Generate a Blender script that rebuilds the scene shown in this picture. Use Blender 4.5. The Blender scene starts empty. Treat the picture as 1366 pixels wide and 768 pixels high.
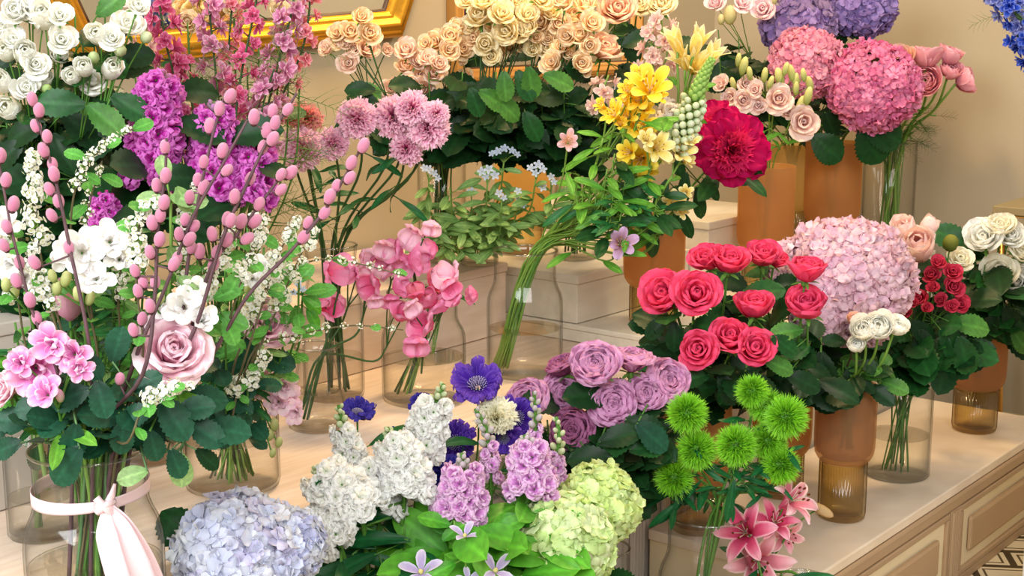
import bpy, math, random
import numpy as np
from mathutils import Vector, Matrix, Quaternion

SC = bpy.context.scene
COL = SC.collection
PI = math.pi
rnd = random.Random(7)

# ------------------------------------------------------------------ colour
def c(r, g, b):
    def f(x):
        x /= 255.0
        return x / 12.92 if x <= .04045 else ((x + .055) / 1.055) ** 2.4
    return np.array([f(r), f(g), f(b)])

def mix(a, b, t):
    return np.asarray(a) * (1 - t) + np.asarray(b) * t

# ------------------------------------------------------------------ mesh builder
class MB:
    def __init__(s):
        s.V, s.F, s.C, s.n = [], [], [], 0
    def add(s, v, f, col=(1, 1, 1)):
        v = np.asarray(v, float).reshape(-1, 3)
        col = np.asarray(col, float)
        if col.ndim == 1:
            col = np.tile(col, (len(v), 1))
        n = s.n
        s.V.append(v); s.C.append(col)
        s.F.extend([tuple(i + n for i in q) for q in f])
        s.n += len(v)
        return s
    def join(s, o, M=None, rot=None):
        for v, cc in zip(o.V, o.C):
            if M is not None:
                v = v @ np.array(M.to_3x3()).T + np.array(M.translation)
            s.V.append(v); s.C.append(cc)
        n = s.n
        s.F.extend([tuple(i + n for i in q) for q in o.F])
        s.n += o.n
        return s
    def arr(s):
        return np.concatenate(s.V), np.concatenate(s.C)
    def normalise(s, width=1.0, zc=None):
        """scale so that the lateral diameter is width, centre z at zc (fraction of height kept at 0)"""
        v = np.concatenate(s.V)
        r = np.percentile(np.hypot(v[:, 0], v[:, 1]), 97)
        k = width * .5 / max(r, 1e-6)
        z = v[:, 2].min() + (v[:, 2].max() - v[:, 2].min()) * (0.5 if zc is None else zc)
        s.V = [np.column_stack([a[:, 0] * k, a[:, 1] * k, (a[:, 2] - z) * k]) for a in s.V]
        return s
    def mesh(s, name, mat, smooth=True):
        v, cc = s.arr()
        me = bpy.data.meshes.new(name)
        me.from_pydata(v.tolist(), [], s.F)
        me.validate()
        at = me.color_attributes.new('col', 'FLOAT_COLOR', 'POINT')
        buf = np.ones((len(v), 4), np.float32); buf[:, :3] = cc
        at.data.foreach_set('color', buf.ravel())
        if smooth:
            me.polygons.foreach_set('use_smooth', [True] * len(me.polygons))
        me.materials.append(mat)
        me.update()
        return me

_gf = {}
def gridf(nu, nv):
    k = (nu, nv)
    if k not in _gf:
        _gf[k] = [(j * nu + i, j * nu + i + 1, (j + 1) * nu + i + 1, (j + 1) * nu + i) for j in range(nv - 1) for i in range(nu - 1)]
    return _gf[k]

SHAPES = {  # width along the petal: (a, b, c) in s^a (1-s^b)^c
    'round': (.5, 4.5, .5), 'oval': (.7, 2.2, .7), 'point': (.75, 1.3, .95), 'fan': (.9, 1, 0), 'strap': (.3, 3.5, .8), 'obov': (.9, 4, .5), 'frill': (.9, 7, .25),
}
def _w(s, shape):
    a, b, cc = SHAPES[shape]
    w = np.power(s + .03, a) * np.power(np.clip(1.0001 - s ** b, 0.0, 1), cc)
    return w / w.max()

def petal(L, W, th=(0, 0, 0), r0=0., h0=0., wrap=0., cup=0., ruf=0., rf=2.5, shape='round', nu=5, nv=5, phi=0., ph=0., c0=(1, 1, 1), c1=(1, 1, 1), cp=1., edge=None, notch=0., serr=0.):
    s = np.linspace(0, 1, nv)
    if SHAPES[shape][2] > 0: s = 1 - (1 - s) ** 1.75
    a, b, d = [math.radians(t) for t in th]
    thn = a * (1 - s) * (1 - 2 * s) + b * 4 * s * (1 - s) + d * s * (2 * s - 1)
    ds = np.diff(s)
    tm = (thn[1:] + thn[:-1]) / 2
    r = r0 + np.concatenate([[0], np.cumsum(np.sin(tm) * ds)]) * L
    h = h0 + np.concatenate([[0], np.cumsum(np.cos(tm) * ds)]) * L
    w = W * _w(s, shape)
    x = np.linspace(-1, 1, nu)
    X, S = np.meshgrid(x, s)
    R = np.repeat(r[:, None], nu, 1); H = np.repeat(h[:, None], nu, 1); Wd = np.repeat(w[:, None], nu, 1); T = np.repeat(thn[:, None], nu, 1)
    d = ruf * S ** 1.5 * np.sin(rf * PI * X + ph) - cup * X ** 2 * Wd
    if notch:
        d2 = notch * (np.abs(X) - .5) * S ** 4 * L
        R = R + d2 * np.sin(T); H = H + d2 * np.cos(T)
    if serr:
        d3 = serr * np.cos((nu - 1) * PI * (X + 1) / 2) * S ** 7 * L
        R = R + d3 * np.sin(T); H = H + d3 * np.cos(T)
    R = R + d * np.cos(T); H = H - d * np.sin(T)
    rho = np.maximum(np.abs(R), .3 * W + 1e-4)
    ang = np.clip(X * Wd / rho, -2.6, 2.6)
    px = (1 - wrap) * R + wrap * R * np.cos(ang)
    py = (1 - wrap) * X * Wd + wrap * np.where(np.abs(R) > 1e-6, np.maximum(R, .02) * np.sin(ang), 0)
    cs, sn = math.cos(phi), math.sin(phi)
    v = np.stack([px * cs - py * sn, px * sn + py * cs, H], -1).reshape(-1, 3)
    t = (S ** cp).reshape(-1, 1)
    col = np.asarray(c0) * (1 - t) + np.asarray(c1) * t
    if edge is not None:
        e = np.clip((np.maximum(np.abs(X), S) - .72) / .28, 0, 1).reshape(-1, 1) * (S > .3).reshape(-1, 1)
        col = col * (1 - e) + np.asarray(edge) * e
    return v, gridf(nu, nv), col

def sphere(r=(1, 1, 1), nu=8, nv=6, col=(1, 1, 1), tip=None, at=(0, 0, 0)):
    vs, f, cc = [], [], []
    for j in range(nv + 1):
        t = PI * j / nv
        for i in range(nu):
            p = 2 * PI * i / nu
            vs.append((at[0] + r[0] * math.sin(t) * math.cos(p), at[1] + r[1] * math.sin(t) * math.sin(p), at[2] - r[2] * math.cos(t)))
            cc.append(col if tip is None else mix(col, tip, j / nv))
    for j in range(nv):
        for i in range(nu):
            f.append((j * nu + i, j * nu + (i + 1) % nu, (j + 1) * nu + (i + 1) % nu, (j + 1) * nu + i))
    return np.array(vs), f, np.array(cc)

def catmull(pts, n=6):
    P = [np.asarray(p, float) for p in pts]
    if len(P) < 3:
        return [P[0] * (1 - t) + P[-1] * t for t in np.linspace(0, 1, n + 1)]
    P = [2 * P[0] - P[1]] + P + [2 * P[-1] - P[-2]]
    out = []
    for i in range(1, len(P) - 2):
        p0, p1, p2, p3 = P[i - 1:i + 3]
        for k in range(n):
            t = k / n
            out.append(.5 * (2 * p1 + (p2 - p0) * t + (2 * p0 - 5 * p1 + 4 * p2 - p3) * t * t + (3 * p1 - p0 - 3 * p2 + p3) * t ** 3))
    out.append(P[-2])
    return out

def tube(pts, r0, r1=None, k=6, cap=True):
    r1 = r0 if r1 is None else r1
    P = [np.asarray(p, float) for p in pts]
    n = len(P)
    vs, f = [], []
    up = None
    for i in range(n):
        d = P[min(i + 1, n - 1)] - P[max(i - 1, 0)]
        d = d / (np.linalg.norm(d) + 1e-9)
        if up is None:
            up = np.array([1., 0, 0]) if abs(d[0]) < .8 else np.array([0, 1., 0])
        x = up - d * np.dot(up, d); x /= np.linalg.norm(x) + 1e-9
        y = np.cross(d, x); up = x
        r = r0 + (r1 - r0) * i / max(n - 1, 1)
        for j in range(k):
            a = 2 * PI * j / k
            vs.append(P[i] + r * (math.cos(a) * x + math.sin(a) * y))
    for i in range(n - 1):
        for j in range(k):
            f.append((i * k + j, i * k + (j + 1) % k, (i + 1) * k + (j + 1) % k, (i + 1) * k + j))
    if cap:
        f.append(tuple(range(k))[::-1]); f.append(tuple(range((n - 1) * k, n * k)))
    return np.array(vs), f

def lathe(prof, k=48, rib=None):
    """prof: (r, z) list; rib = (from index, to index, count, depth)"""
    vs, f = [], []
    for i, (r, z) in enumerate(prof):
        for j in range(k):
            a = 2 * PI * j / k
            rr = r
            if rib and rib[0] <= i <= rib[1]:
                rr = r * (1 + rib[3] * math.cos(a * rib[2]))
            vs.append((rr * math.cos(a), rr * math.sin(a), z))
    for i in range(len(prof) - 1):
        for j in range(k):
            f.append((i * k + j, i * k + (j + 1) % k, (i + 1) * k + (j + 1) % k, (i + 1) * k + j))
    return np.array(vs), f

# ------------------------------------------------------------------ materials
def newmat(name):
    m = bpy.data.materials.new(name); m.use_nodes = True
    nt = m.node_tree; nt.nodes.clear()
    out = nt.nodes.new('ShaderNodeOutputMaterial')
    return m, nt, out
def N(nt, t, **kw):
    n = nt.nodes.new(t)
    for k, v in kw.items():
        if k in n.inputs: n.inputs[k].default_value = v
        else: setattr(n, k, v)
    return n

def mat_plant(name, rough=.5, trans=.3, spec=.3, var=.12, sheen=0., scale=60., coat=0., bump=0.):
    """colour from the mesh's own colour attribute, a little noise, part translucent"""
    m, nt, out = newmat(name)
    at = N(nt, 'ShaderNodeAttribute', attribute_name='col')
    no = N(nt, 'ShaderNodeTexNoise'); no.inputs['Scale'].default_value = scale; no.inputs['Detail'].default_value = 3
    tc = N(nt, 'ShaderNodeTexCoord'); nt.links.new(tc.outputs['Object'], no.inputs['Vector'])
    mr = N(nt, 'ShaderNodeMapRange'); mr.inputs['To Min'].default_value = 1 - var; mr.inputs['To Max'].default_value = 1 + var
    mr.inputs['From Min'].default_value = .25; mr.inputs['From Max'].default_value = .75
    nt.links.new(no.outputs['Fac'], mr.inputs['Value'])
    mu = N(nt, 'ShaderNodeVectorMath', operation='SCALE')
    nt.links.new(at.outputs['Color'], mu.inputs[0]); nt.links.new(mr.outputs['Result'], mu.inputs['Scale'])
    b = N(nt, 'ShaderNodeBsdfPrincipled'); b.inputs['Roughness'].default_value = rough
    b.inputs['Specular IOR Level'].default_value = spec
    b.inputs['Sheen Weight'].default_value = sheen
    b.inputs['Coat Weight'].default_value = coat
    b.inputs['Coat Roughness'].default_value = .35
    nt.links.new(mu.outputs[0], b.inputs['Base Color'])
    if bump:
        bp = N(nt, 'ShaderNodeBump'); bp.inputs['Strength'].default_value = bump; bp.inputs['Distance'].default_value = .01
        nt.links.new(no.outputs['Fac'], bp.inputs['Height']); nt.links.new(bp.outputs[0], b.inputs['Normal'])
    if trans:
        tr = N(nt, 'ShaderNodeBsdfTranslucent'); nt.links.new(mu.outputs[0], tr.inputs['Color'])
        mx = N(nt, 'ShaderNodeMixShader'); mx.inputs[0].default_value = trans
        nt.links.new(b.outputs[0], mx.inputs[1]); nt.links.new(tr.outputs[0], mx.inputs[2]); nt.links.new(mx.outputs[0], out.inputs[0])
    else:
        nt.links.new(b.outputs[0], out.inputs[0])
    return m

M_PETAL = mat_plant('petal', .6, .36, .1, .05, scale=9)
M_LEAF = mat_plant('leaf', .42, .22, .26, .24, scale=6)
M_STEM = mat_plant('stem', .5, .0, .35, .15, scale=40)
M_FUZZ = mat_plant('catkin_fuzz', .8, .15, .1, .12, sheen=.6, scale=40, bump=.5)
M_BARK = mat_plant('bark', .6, 0, .3, .3, scale=50, bump=.3)

# ------------------------------------------------------------------ blooms (unit width, axis +Z, centre at the origin)
def rose(pal, seed=0, n=24, open=.55, ruf=.02, quart=0.):
    r = random.Random(seed); m = MB(); ci, cm, co = pal
    for i in range(n):
        t = i / (n - 1)
        j = r.uniform(-1, 1)
        W = (.17 + .36 * t) * (1 - .25 * quart)
        L = .50 + .36 * t + .03 * j
        th = (12 + 66 * t, 2 + 30 * t ** 1.4 + 4 * j, -22 + (30 + 130 * open) * t ** 1.6 + 10 * j)
        base = mix(ci, cm, min(1, t * 1.6)); tip = mix(cm, co, t) if t > .25 else mix(ci, cm, .5)
        k = r.uniform(.93, 1.05)
        m.add(*petal(L, W, th, r0=.015 + .07 * t, h0=.02 * (1 - t), wrap=.95 - .35 * t, ruf=ruf * (1 + 2 * t), rf=r.uniform(1.3, 2.6), ph=r.uniform(0, 6),
                     shape='round', nu=9, nv=8, phi=i * 2.399 + .25 * j, c0=base * k, c1=np.clip(tip * k, 0, 1), cp=.8, edge=np.clip(mix(tip, co, .6) * k, 0, 1)))
    return m.normalise(1., .55)

def rosebud(pal, seed=0, n=9):
    r = random.Random(seed); m = MB(); ci, cm, co = pal
    for i in range(n):
        t = i / (n - 1)
        m.add(*petal(.8 + .12 * t, .26 + .1 * t, (45 + 20 * t, 2 + 4 * t, -28 + 32 * t), r0=.03 * t, wrap=1, shape='round', nu=7, nv=6, phi=i * 2.4 + r.uniform(-.2, .2),
                     c0=mix(cm, ci, .5), c1=mix(cm, co, t), ruf=.012))
    return m.normalise(1., .5)

def calyx(seed=0, col=c(96, 140, 60)):
    r = random.Random(seed); m = MB()
    m.add(*sphere((.13, .13, .15), 8, 5, col, at=(0, 0, -.05)))
    for i in range(5):
        m.add(*petal(.48, .07, (85, 95 + r.uniform(-25, 20), 110 + r.uniform(-40, 40)), r0=.04, shape='point', nu=3, nv=5, phi=i * 2 * PI / 5 + r.uniform(-.2, .2), c0=col, c1=col * 1.15))
    return m

def ranunculus(pal, seed=0, n=50, open=.5):
    """tight globe of many thin petals in layers, the outer ones loosening"""
    r = random.Random(seed); m = MB(); ci, cm, co = pal
    for i in range(n):
        t = i / (n - 1); j = r.uniform(-1, 1); k = r.uniform(.92, 1.06)
        R = .05 + .30 * t
        L = .30 + .46 * t + .03 * j
        th = (62 + 20 * t, 10 + 22 * t + 4 * j, -58 + (52 + 70 * open) * t ** 1.5 + 12 * j)
        tip = mix(cm, co, max(0, t - .2))
        m.add(*petal(L, .12 + .24 * t, th, r0=.02 + .04 * t, h0=.20 * (1 - t) + .05 * math.sin(i * 1.3) * t, wrap=.95 - .15 * t, ruf=.014, rf=r.uniform(1.4, 2.4), ph=r.uniform(0, 6), shape='round', nu=8, nv=7,
                     phi=i * 2.399 + .2 * j, c0=mix(ci, tip, .4 * t) * k, c1=np.clip(tip * k, 0, 1), edge=mix(tip, co, .8)))
    return m.normalise(1., .5)

def carnation(pal, seed=0, n=64):
    r = random.Random(seed); m = MB(); ci, cm, co = pal
    for i in range(n):
        t = math.sqrt((i + .5) / n)
        inc = 3 + 90 * t + r.uniform(-13, 13)
        k = r.uniform(.86, 1.06)
        m.add(*petal(.46 * r.uniform(.84, 1.08), .17 + .07 * t, (inc * .3, inc * .75, inc * 1.1 + r.uniform(-10, 30)), r0=.02, cup=.12, ruf=.075, rf=r.uniform(2.2, 3.8), ph=r.uniform(0, 6),
                     shape='fan', nu=15, nv=6, phi=i * 2.399 + r.uniform(-.3, .3), c0=ci * k, c1=np.clip(cm * k, 0, 1), edge=co, cp=1.1, serr=.045))
    return m.normalise(1., .6)

def peony(pal, seed=0):
    r = random.Random(seed); m = MB(); ci, cm, co = pal
    for i in range(17):
        k = r.uniform(.85, 1.1); inc = 58 + 40 * (i / 16)
        m.add(*petal(.46 + .16 * r.random(), .15 + .05 * r.random(), (inc - 15, inc + r.uniform(-10, 15), inc + r.uniform(-25, 60)), cup=.35, ruf=.06, rf=2.2, ph=r.uniform(0, 6), shape='obov', nu=7, nv=6, phi=i * 2.399, c0=cm * k, c1=co * k))
    for i in range(95):
        t = math.sqrt((i + .5) / 95); inc = 2 + 74 * t + r.uniform(-8, 8); k = r.uniform(.8, 1.15)
        m.add(*petal(.34 + .07 * r.random(), .065, (inc * .5, inc, inc + r.uniform(-35, 15)), cup=.2, ruf=.02, rf=2, ph=r.uniform(0, 6), shape='fan', nu=4, nv=5, phi=i * 2.399, c0=cm * k, c1=np.clip(ci * k, 0, 1), notch=.25))
    return m.normalise(1., .5)

def floret4(col, r, s=1.):
    """one hydrangea floret of four round sepals, +Z up"""
    m = MB(); k = r.uniform(.86, 1.06)
    for q in range(4):
        kk = k * r.uniform(.95, 1.04); j = r.uniform(-8, 8)
        m.add(*petal(.5 * s, .3 * s, (70 + j, 84 + j, 104 + j), r0=.0, h0=.02 * (q % 2), cup=.12, ruf=.04, rf=1.2, ph=r.uniform(0, 6), shape='round', nu=4, nv=4, phi=q * PI / 2 + .1,
                     c0=np.clip(col * kk * .9, 0, 1), c1=np.clip(col * kk * 1.04, 0, 1)))
    m.add(*sphere((.05 * s,) * 3, 5, 3, np.clip(col * .9, 0, 1), at=(0, 0, .04)))
    return m

def hydrangea(cols, seed=0, n=190, asp=(1, 1, .8), fs=.17, lump=.06, core=c(110, 130, 70)):
    r = random.Random(seed); m = MB()
    m.add(*sphere((.41 * asp[0], .41 * asp[1], .41 * asp[2]), 14, 9, core))
    for i in range(n):
        z = 1 - 1.72 * (i + .5) / n
        rr = math.sqrt(max(0, 1 - z * z)); p = i * 2.399
        d = Vector((rr * math.cos(p), rr * math.sin(p), z))
        k = 1 + r.uniform(-lump, lump) + .5 * lump * math.sin(3 * p + 2 * z) 
        pos = Vector((d.x * asp[0], d.y * asp[1], d.z * asp[2])) * .47 * k
        nn = Vector((d.x / asp[0], d.y / asp[1], d.z / asp[2])).normalized() + Vector((r.uniform(-.35, .35), r.uniform(-.35, .35), r.uniform(-.35, .35)))
        q = nn.to_track_quat('Z', 'Y').to_matrix().to_4x4()
        M = Matrix.Translation(pos) @ q @ Matrix.Rotation(r.uniform(0, PI), 4, 'Z')
        u = r.random(); a = cols[r.randrange(len(cols))]; b = cols[r.randrange(len(cols))]
        m.join(floret4(mix(a, b, u), r, fs * 1.05 * r.uniform(.85, 1.15)), M)
    return m

def stock_floret(pal, seed=0, n=20):
    r = random.Random(seed); m = MB(); ci, cm, co = pal
    for i in range(n):
        t = math.sqrt((i + .5) / n); inc = 8 + 82 * t + r.uniform(-10, 10); k = r.uniform(.92, 1.05)
        m.add(*petal(.46 * r.uniform(.8, 1.1), .21, (inc * .5, inc * .85, inc * 1.1 + 25), ruf=.10, rf=r.uniform(1.4, 2.4), ph=r.uniform(0, 6), shape='obov', nu=6, nv=5, phi=i * 2.399, c0=ci * k, c1=np.clip(cm * k, 0, 1), edge=co, notch=.1))
    return m.normalise(1., .6)

def bud_mesh(ca, cb, long=1.5):
    m = MB(); m.add(*sphere((.5, .5, .5 * long), 8, 6, ca, cb)); return m

def larkspur_floret(pal, seed=0):
    r = random.Random(seed); m = MB(); ci, cm, co = pal
    for i in range(13):
        t = i / 12; inc = 26 + 66 * t + r.uniform(-12, 12); k = r.uniform(.8, 1.1)
        m.add(*petal((.4 + .14 * t) * r.uniform(.8, 1.15), .10 + .05 * t, (inc * .6, inc, inc + r.uniform(-10, 25)), cup=.15, ruf=.035, rf=1.6, ph=r.uniform(0, 6), shape='oval', nu=5, nv=5, phi=i * 2.399, c0=ci * k, c1=np.clip(cm * k, 0, 1), edge=co))
    m.add(*tube([(0, 0, -.05), (0, -.12, -.25), (0, -.1, -.5)], .05, .015, 5), cm)
    return m.normalise(1., .6)

def trumpet(pal, seed=0, n=6, W=.19, flare=88, tube_l=.55, throat=None, shape='obov', ruf=.03, stamens=None, cup=.12, L=1.):
    """freesia, alstroemeria, lily: n tepals from a funnel"""
    r = random.Random(seed); m = MB(); ci, cm, co = pal
    for i in range(n):
        k = r.uniform(.94, 1.04); j = r.uniform(-8, 8); inner = i % 2
        m.add(*petal(L * (1 - .04 * inner), W * (1.0 if inner else 1.1), (8, flare * .45 + j, flare * 1.25 + j), r0=.03, h0=.01 * inner, cup=cup, ruf=ruf, rf=1.3, ph=r.uniform(0, 6), shape=shape, nu=7, nv=8,
                     phi=i * 2 * PI / n + r.uniform(-.08, .08), c0=ci * k, c1=np.clip(cm * k, 0, 1), edge=co, cp=1.1))
    if stamens is not None:
        for i in range(6):
            a = i * PI / 3 + .3; d = .16
            m.add(*tube([(0, 0, .1), (.03 * math.cos(a), .03 * math.sin(a), .4), (d * math.cos(a), d * math.sin(a), .72)], .012, .008, 4), mix(stamens, (1, 1, .8), .6))
            m.add(*sphere((.028, .028, .05), 5, 4, stamens, at=(d * math.cos(a), d * math.sin(a), .74)))
    return m.normalise(1., .75)

def sweetpea(pal, seed=0):
    r = random.Random(seed); m = MB(); ci, cm, co = pal
    for sx in (-1, 1):   # banner: two broad lobes standing behind
        m.add(*petal(.62, .34, (25, 15 + r.uniform(-8, 8), -15), r0=-.03, cup=-.2, ruf=.12, rf=2.1, ph=r.uniform(0, 6), shape='round', nu=11, nv=8, phi=PI / 2 + sx * .42, c0=ci, c1=cm, edge=co))
    for sx in (-1, 1):   # wings
        m.add(*petal(.46, .24, (60, 75, 40 + r.uniform(-20, 20)), r0=.0, cup=.2, ruf=.08, rf=1.7, ph=r.uniform(0, 6), shape='round', nu=7, nv=6, phi=-PI / 2 + sx * .5, c0=mix(ci, co, .3), c1=co))
    m.add(*petal(.28, .1, (60, 40, 0), cup=.5, shape='oval', nu=5, nv=5, phi=-PI / 2, c0=mix(ci, (1, 1, 1), .3), c1=ci))
    v = np.concatenate(m.V); k = 1 / (v[:, 2].max() - v[:, 2].min() + .15)
    # turn it so the banner faces +Z
    m.V = [np.column_stack([a[:, 0] * k, a[:, 2] * k - .3, -a[:, 1] * k]) for a in m.V]
    return m

def scabiosa(pal, seed=0, flat=80, pin=c(225, 220, 235)):
    r = random.Random(seed); m = MB(); ci, cm, co = pal
    for i in range(34):
        t = i / 33; k = r.uniform(.75, 1.15)
        m.add(*petal((.30 + .20 * t) * r.uniform(.85, 1.1), .13, (flat * .6, flat * .9 + r.uniform(-14, 8), flat + r.uniform(-20, 40)), r0=.05, ruf=.075, rf=r.uniform(2.4, 3.6), ph=r.uniform(0, 6), shape='frill', nu=10, nv=6, phi=i * 2.399, c0=ci * k, c1=np.clip(cm * k, 0, 1), edge=co, notch=.16))
    for i in range(70):
        t = math.sqrt((i + .5) / 70); p = i * 2.399; x, y = .19 * t * math.cos(p), .19 * t * math.sin(p)
        z = .2 * (1 - .5 * t * t)
        m.add(*tube([(x * .6, y * .6, .03), (x, y, z)], .006, .006, 3), mix(cm, pin, .5))
        m.add(*sphere((.011,) * 3, 4, 3, pin, at=(x, y, z)))
    return m.normalise(1., .6)

def freesia_floret(pal, seed=0):
    """double freesia: six flared outer tepals round a few ruffled upright ones"""
    r = random.Random(seed); m = MB(); ci, cm, co = pal
    for i in range(6):
        j = r.uniform(-14, 14); k = r.uniform(.95, 1.02)
        m.add(*petal(1.0 * r.uniform(.88, 1.1), .27, (10, 42 + j, 96 + 2 * j), r0=.03, cup=.2, ruf=.06, rf=1.3, ph=r.uniform(0, 6), shape='obov', nu=9, nv=8, phi=i * PI / 3 + r.uniform(-.15, .15), c0=ci * k, c1=np.clip(cm * k, 0, 1), edge=co))
    for i in range(6):
        j = r.uniform(-10, 10); t = i / 5
        m.add(*petal(.72 + .1 * r.random(), .17, (12, 18 + 16 * t + j, 22 + 50 * t + 2 * j), r0=.02, cup=.45, ruf=.09, rf=r.uniform(1.3, 2.2), ph=r.uniform(0, 6), shape='obov', nu=9, nv=8, phi=i * 2.399, c0=mix(ci, cm, .5), c1=mix(cm, co, .3), edge=co))
    return m.normalise(1., .72)

def fuzzball(ca, cb, seed=0, n=620):
    """green trick dianthus: a ball of fine curled bracts"""
    r = random.Random(seed); m = MB()
    m.add(*sphere((.3, .3, .28), 12, 8, mix(ca, cb, .2)))
    for i in range(n):
        z = 1 - 1.8 * (i + .5) / n; rr = math.sqrt(max(0, 1 - z * z)); p = i * 2.399
        d = np.array([rr * math.cos(p), rr * math.sin(p), z]) + np.array([r.uniform(-.25, .25) for _ in range(3)])
        d /= np.linalg.norm(d)
        side = np.cross(d, [.3, .2, 1.]); side /= np.linalg.norm(side) + 1e-6
        l = .24 * r.uniform(.8, 1.15)
        bend = np.array([r.uniform(-.09, .09) for _ in range(3)])
        b = d * .27
        w = .011
        P = [b - side * w, b + side * w, b + d * l * .55 - side * w * .8 + bend * .4, b + d * l * .55 + side * w * .8 + bend * .4, b + d * l + bend]
        k = r.uniform(.75, 1.2)
        m.add(np.array(P), [(0, 1, 3, 2), (2, 3, 4)], np.array([ca * k, ca * k, mix(ca, cb, .6) * k, mix(ca, cb, .6) * k, cb * k]))
    return m

def star(pal, n=5, W=.1, seed=0, th=(75, 80, 95)):
    r = random.Random(seed); m = MB(); ci, cm, co = pal
    for i in range(n):
        j = r.uniform(-10, 10)
        m.add(*petal(.5, W, (th[0] + j, th[1] + j, th[2] + j), r0=.02, cup=.25, shape='oval', nu=5, nv=6, phi=i * 2 * PI / n, c0=ci, c1=cm, edge=co))
    m.add(*sphere((.06, .06, .07), 6, 4, c(230, 225, 150), at=(0, 0, .05)))
    return m

def cluster(seed=0, n=16, petc=c(253, 254, 250)):
    """a loose round cluster of tiny five-petalled white blossoms (unit width)"""
    r = random.Random(seed); m = MB()
    for i in range(n):
        z = 1 - 1.7 * (i + .5) / n; rr = math.sqrt(max(0, 1 - z * z)); p = i * 2.399
        d = Vector((rr * math.cos(p), rr * math.sin(p), z))
        pos = d * .42 * r.uniform(.7, 1.12)
        q = (d + Vector((r.uniform(-.5, .5), r.uniform(-.5, .5), r.uniform(-.5, .5)))).to_track_quat('Z', 'Y').to_matrix().to_4x4()
        f = MB()
        for a in range(5):
            f.add(*petal(.15, .078, (72, 82, 96), shape='round', nu=4, nv=4, phi=a * 2 * PI / 5, c0=petc * .97, c1=petc))
        f.add(*sphere((.034, .034, .03), 5, 3, c(214, 220, 110), at=(0, 0, .02)))
        f.add(*tube([(0, 0, 0), tuple(-(q.inverted() @ (pos * .8)))], .008, .008, 3, False), c(130, 165, 80))
        m.join(f, Matrix.Translation(pos) @ q)
    for i in range(5):
        v, f, cc = petal(.3, .07, (40, 60, 80), shape='oval', nu=3, nv=4, phi=i * 1.3, c0=c(90, 140, 50), c1=c(140, 180, 80)); m.add(v - np.array([0, 0, .2]), f, cc)
    return m

# ------------------------------------------------------------------ leaves: base at the origin, along +Y, unit length, face +Z
def leaf_mesh(col, col2=None, W=.3, shape='oval', bend=.25, fold=.12, ser=0, seed=0, wav=.015, nv=12, nu=9, vein=.26):
    r = random.Random(seed); m = MB()
    s = np.linspace(0, 1, nv); x = np.linspace(-1, 1, nu)
    col2 = col if col2 is None else col2
    w = W * _w(s, shape)
    vs, cc = [], []
    for j in range(nv):
        for i in range(nu):
            wj = w[j]
            if ser and abs(x[i]) > .9:
                wj *= 1 + (.09 if j % 2 else -.05)
            X = x[i] * wj
            ys = s[j] - .04 * abs(x[i]) * (1 - s[j])
            z = fold * abs(X) - bend * s[j] ** 2 * .7 + wav * math.sin(9 * s[j] + 3 * x[i] + seed) * abs(x[i]) - .006 * math.cos(s[j] * 40 - abs(x[i]) * 9) * (abs(x[i]) > .1)
            vs.append((X, ys, z))
            k = 1.0 + vein * (1.6 if i == nu // 2 else 0) + vein * .35 * math.cos(s[j] * 40 - abs(x[i]) * 9)
            cc.append(np.clip(mix(col, col2, s[j]) * k, 0, 1))
    m.add(np.array(vs), gridf(nu, nv), np.array(cc))
    return m
# ------------------------------------------------------------------ camera (full frame 1366 x 768)
FPX, PCX, PCY, CH, PIT = 1900.0, 683.0, 384.0, 1.24, math.radians(11)
cp_, sp_ = math.cos(PIT), math.sin(PIT)
cd = bpy.data.cameras.new('camera'); cam = bpy.data.objects.new('camera', cd); COL.objects.link(cam)
cam.location = (0, 0, CH); cam.rotation_euler = (PI / 2 - PIT, 0, 0)
cd.sensor_width = 36; cd.lens = FPX / 1366 * 36; cd.clip_start = .05
SC.camera = cam

def P(u, v, Y):
    du, dv = (u - PCX) / FPX, (v - PCY) / FPX
    d = Vector((du, cp_ - dv * sp_, -sp_ - dv * cp_))
    t = Y / d.y
    return Vector((0, 0, CH)) + d * t
def S(px, p):
    """metres covered by px pixels at the point p"""
    return px / FPX * (p.y * cp_ - (p.z - CH) * sp_)
A = Vector((.63, .78, 0)).normalized(); NN = Vector((.78, -.63, 0)).normalized()
ROT = math.atan2(A.y, A.x)
def an(a, n, z): return A * a + NN * n + Vector((0, 0, z))

# ------------------------------------------------------------------ object helpers
def tag(o, label=None, cat=None, group=None, kind=None):
    if label: o['label'] = label
    if cat: o['category'] = cat
    if group: o['group'] = group
    if kind: o['kind'] = kind
    return o
def empty(name, loc, label=None, cat=None, group=None, rz=0):
    o = bpy.data.objects.new(name, None); COL.objects.link(o); o.empty_display_size = .02
    o.location = loc; o.rotation_euler = (0, 0, rz)
    return tag(o, label, cat, group)
def obj(name, me, parent=None, loc=None, M=None):
    o = bpy.data.objects.new(name, me); COL.objects.link(o)
    if parent is not None: o.parent = parent
    if M is not None: o.matrix_local = M
    elif loc is not None: o.location = loc
    return o
def boxmb(mb, lo, hi, col=(1, 1, 1), bev=0.):
    import bmesh
    bm = bmesh.new(); bmesh.ops.create_cube(bm, size=1)
    for v in bm.verts:
        v.co = Vector([(lo[i] + hi[i]) / 2 + v.co[i] * (hi[i] - lo[i]) for i in range(3)])
    if bev: bmesh.ops.bevel(bm, geom=bm.edges[:], offset=bev, segments=2, affect='EDGES', profile=.5)
    bm.verts.ensure_lookup_table()
    mb.add([v.co[:] for v in bm.verts], [[v.index for v in f.verts] for f in bm.faces], col); bm.free()
    return mb
def boxobj(name, lo, hi, mat, parent=None, bev=.002, rz=ROT):
    mb = MB(); boxmb(mb, lo, hi, bev=bev)
    o = obj(name, mb.mesh(name, mat, False), parent)
    if parent is None: o.rotation_euler = (0, 0, rz)
    return o

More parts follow.
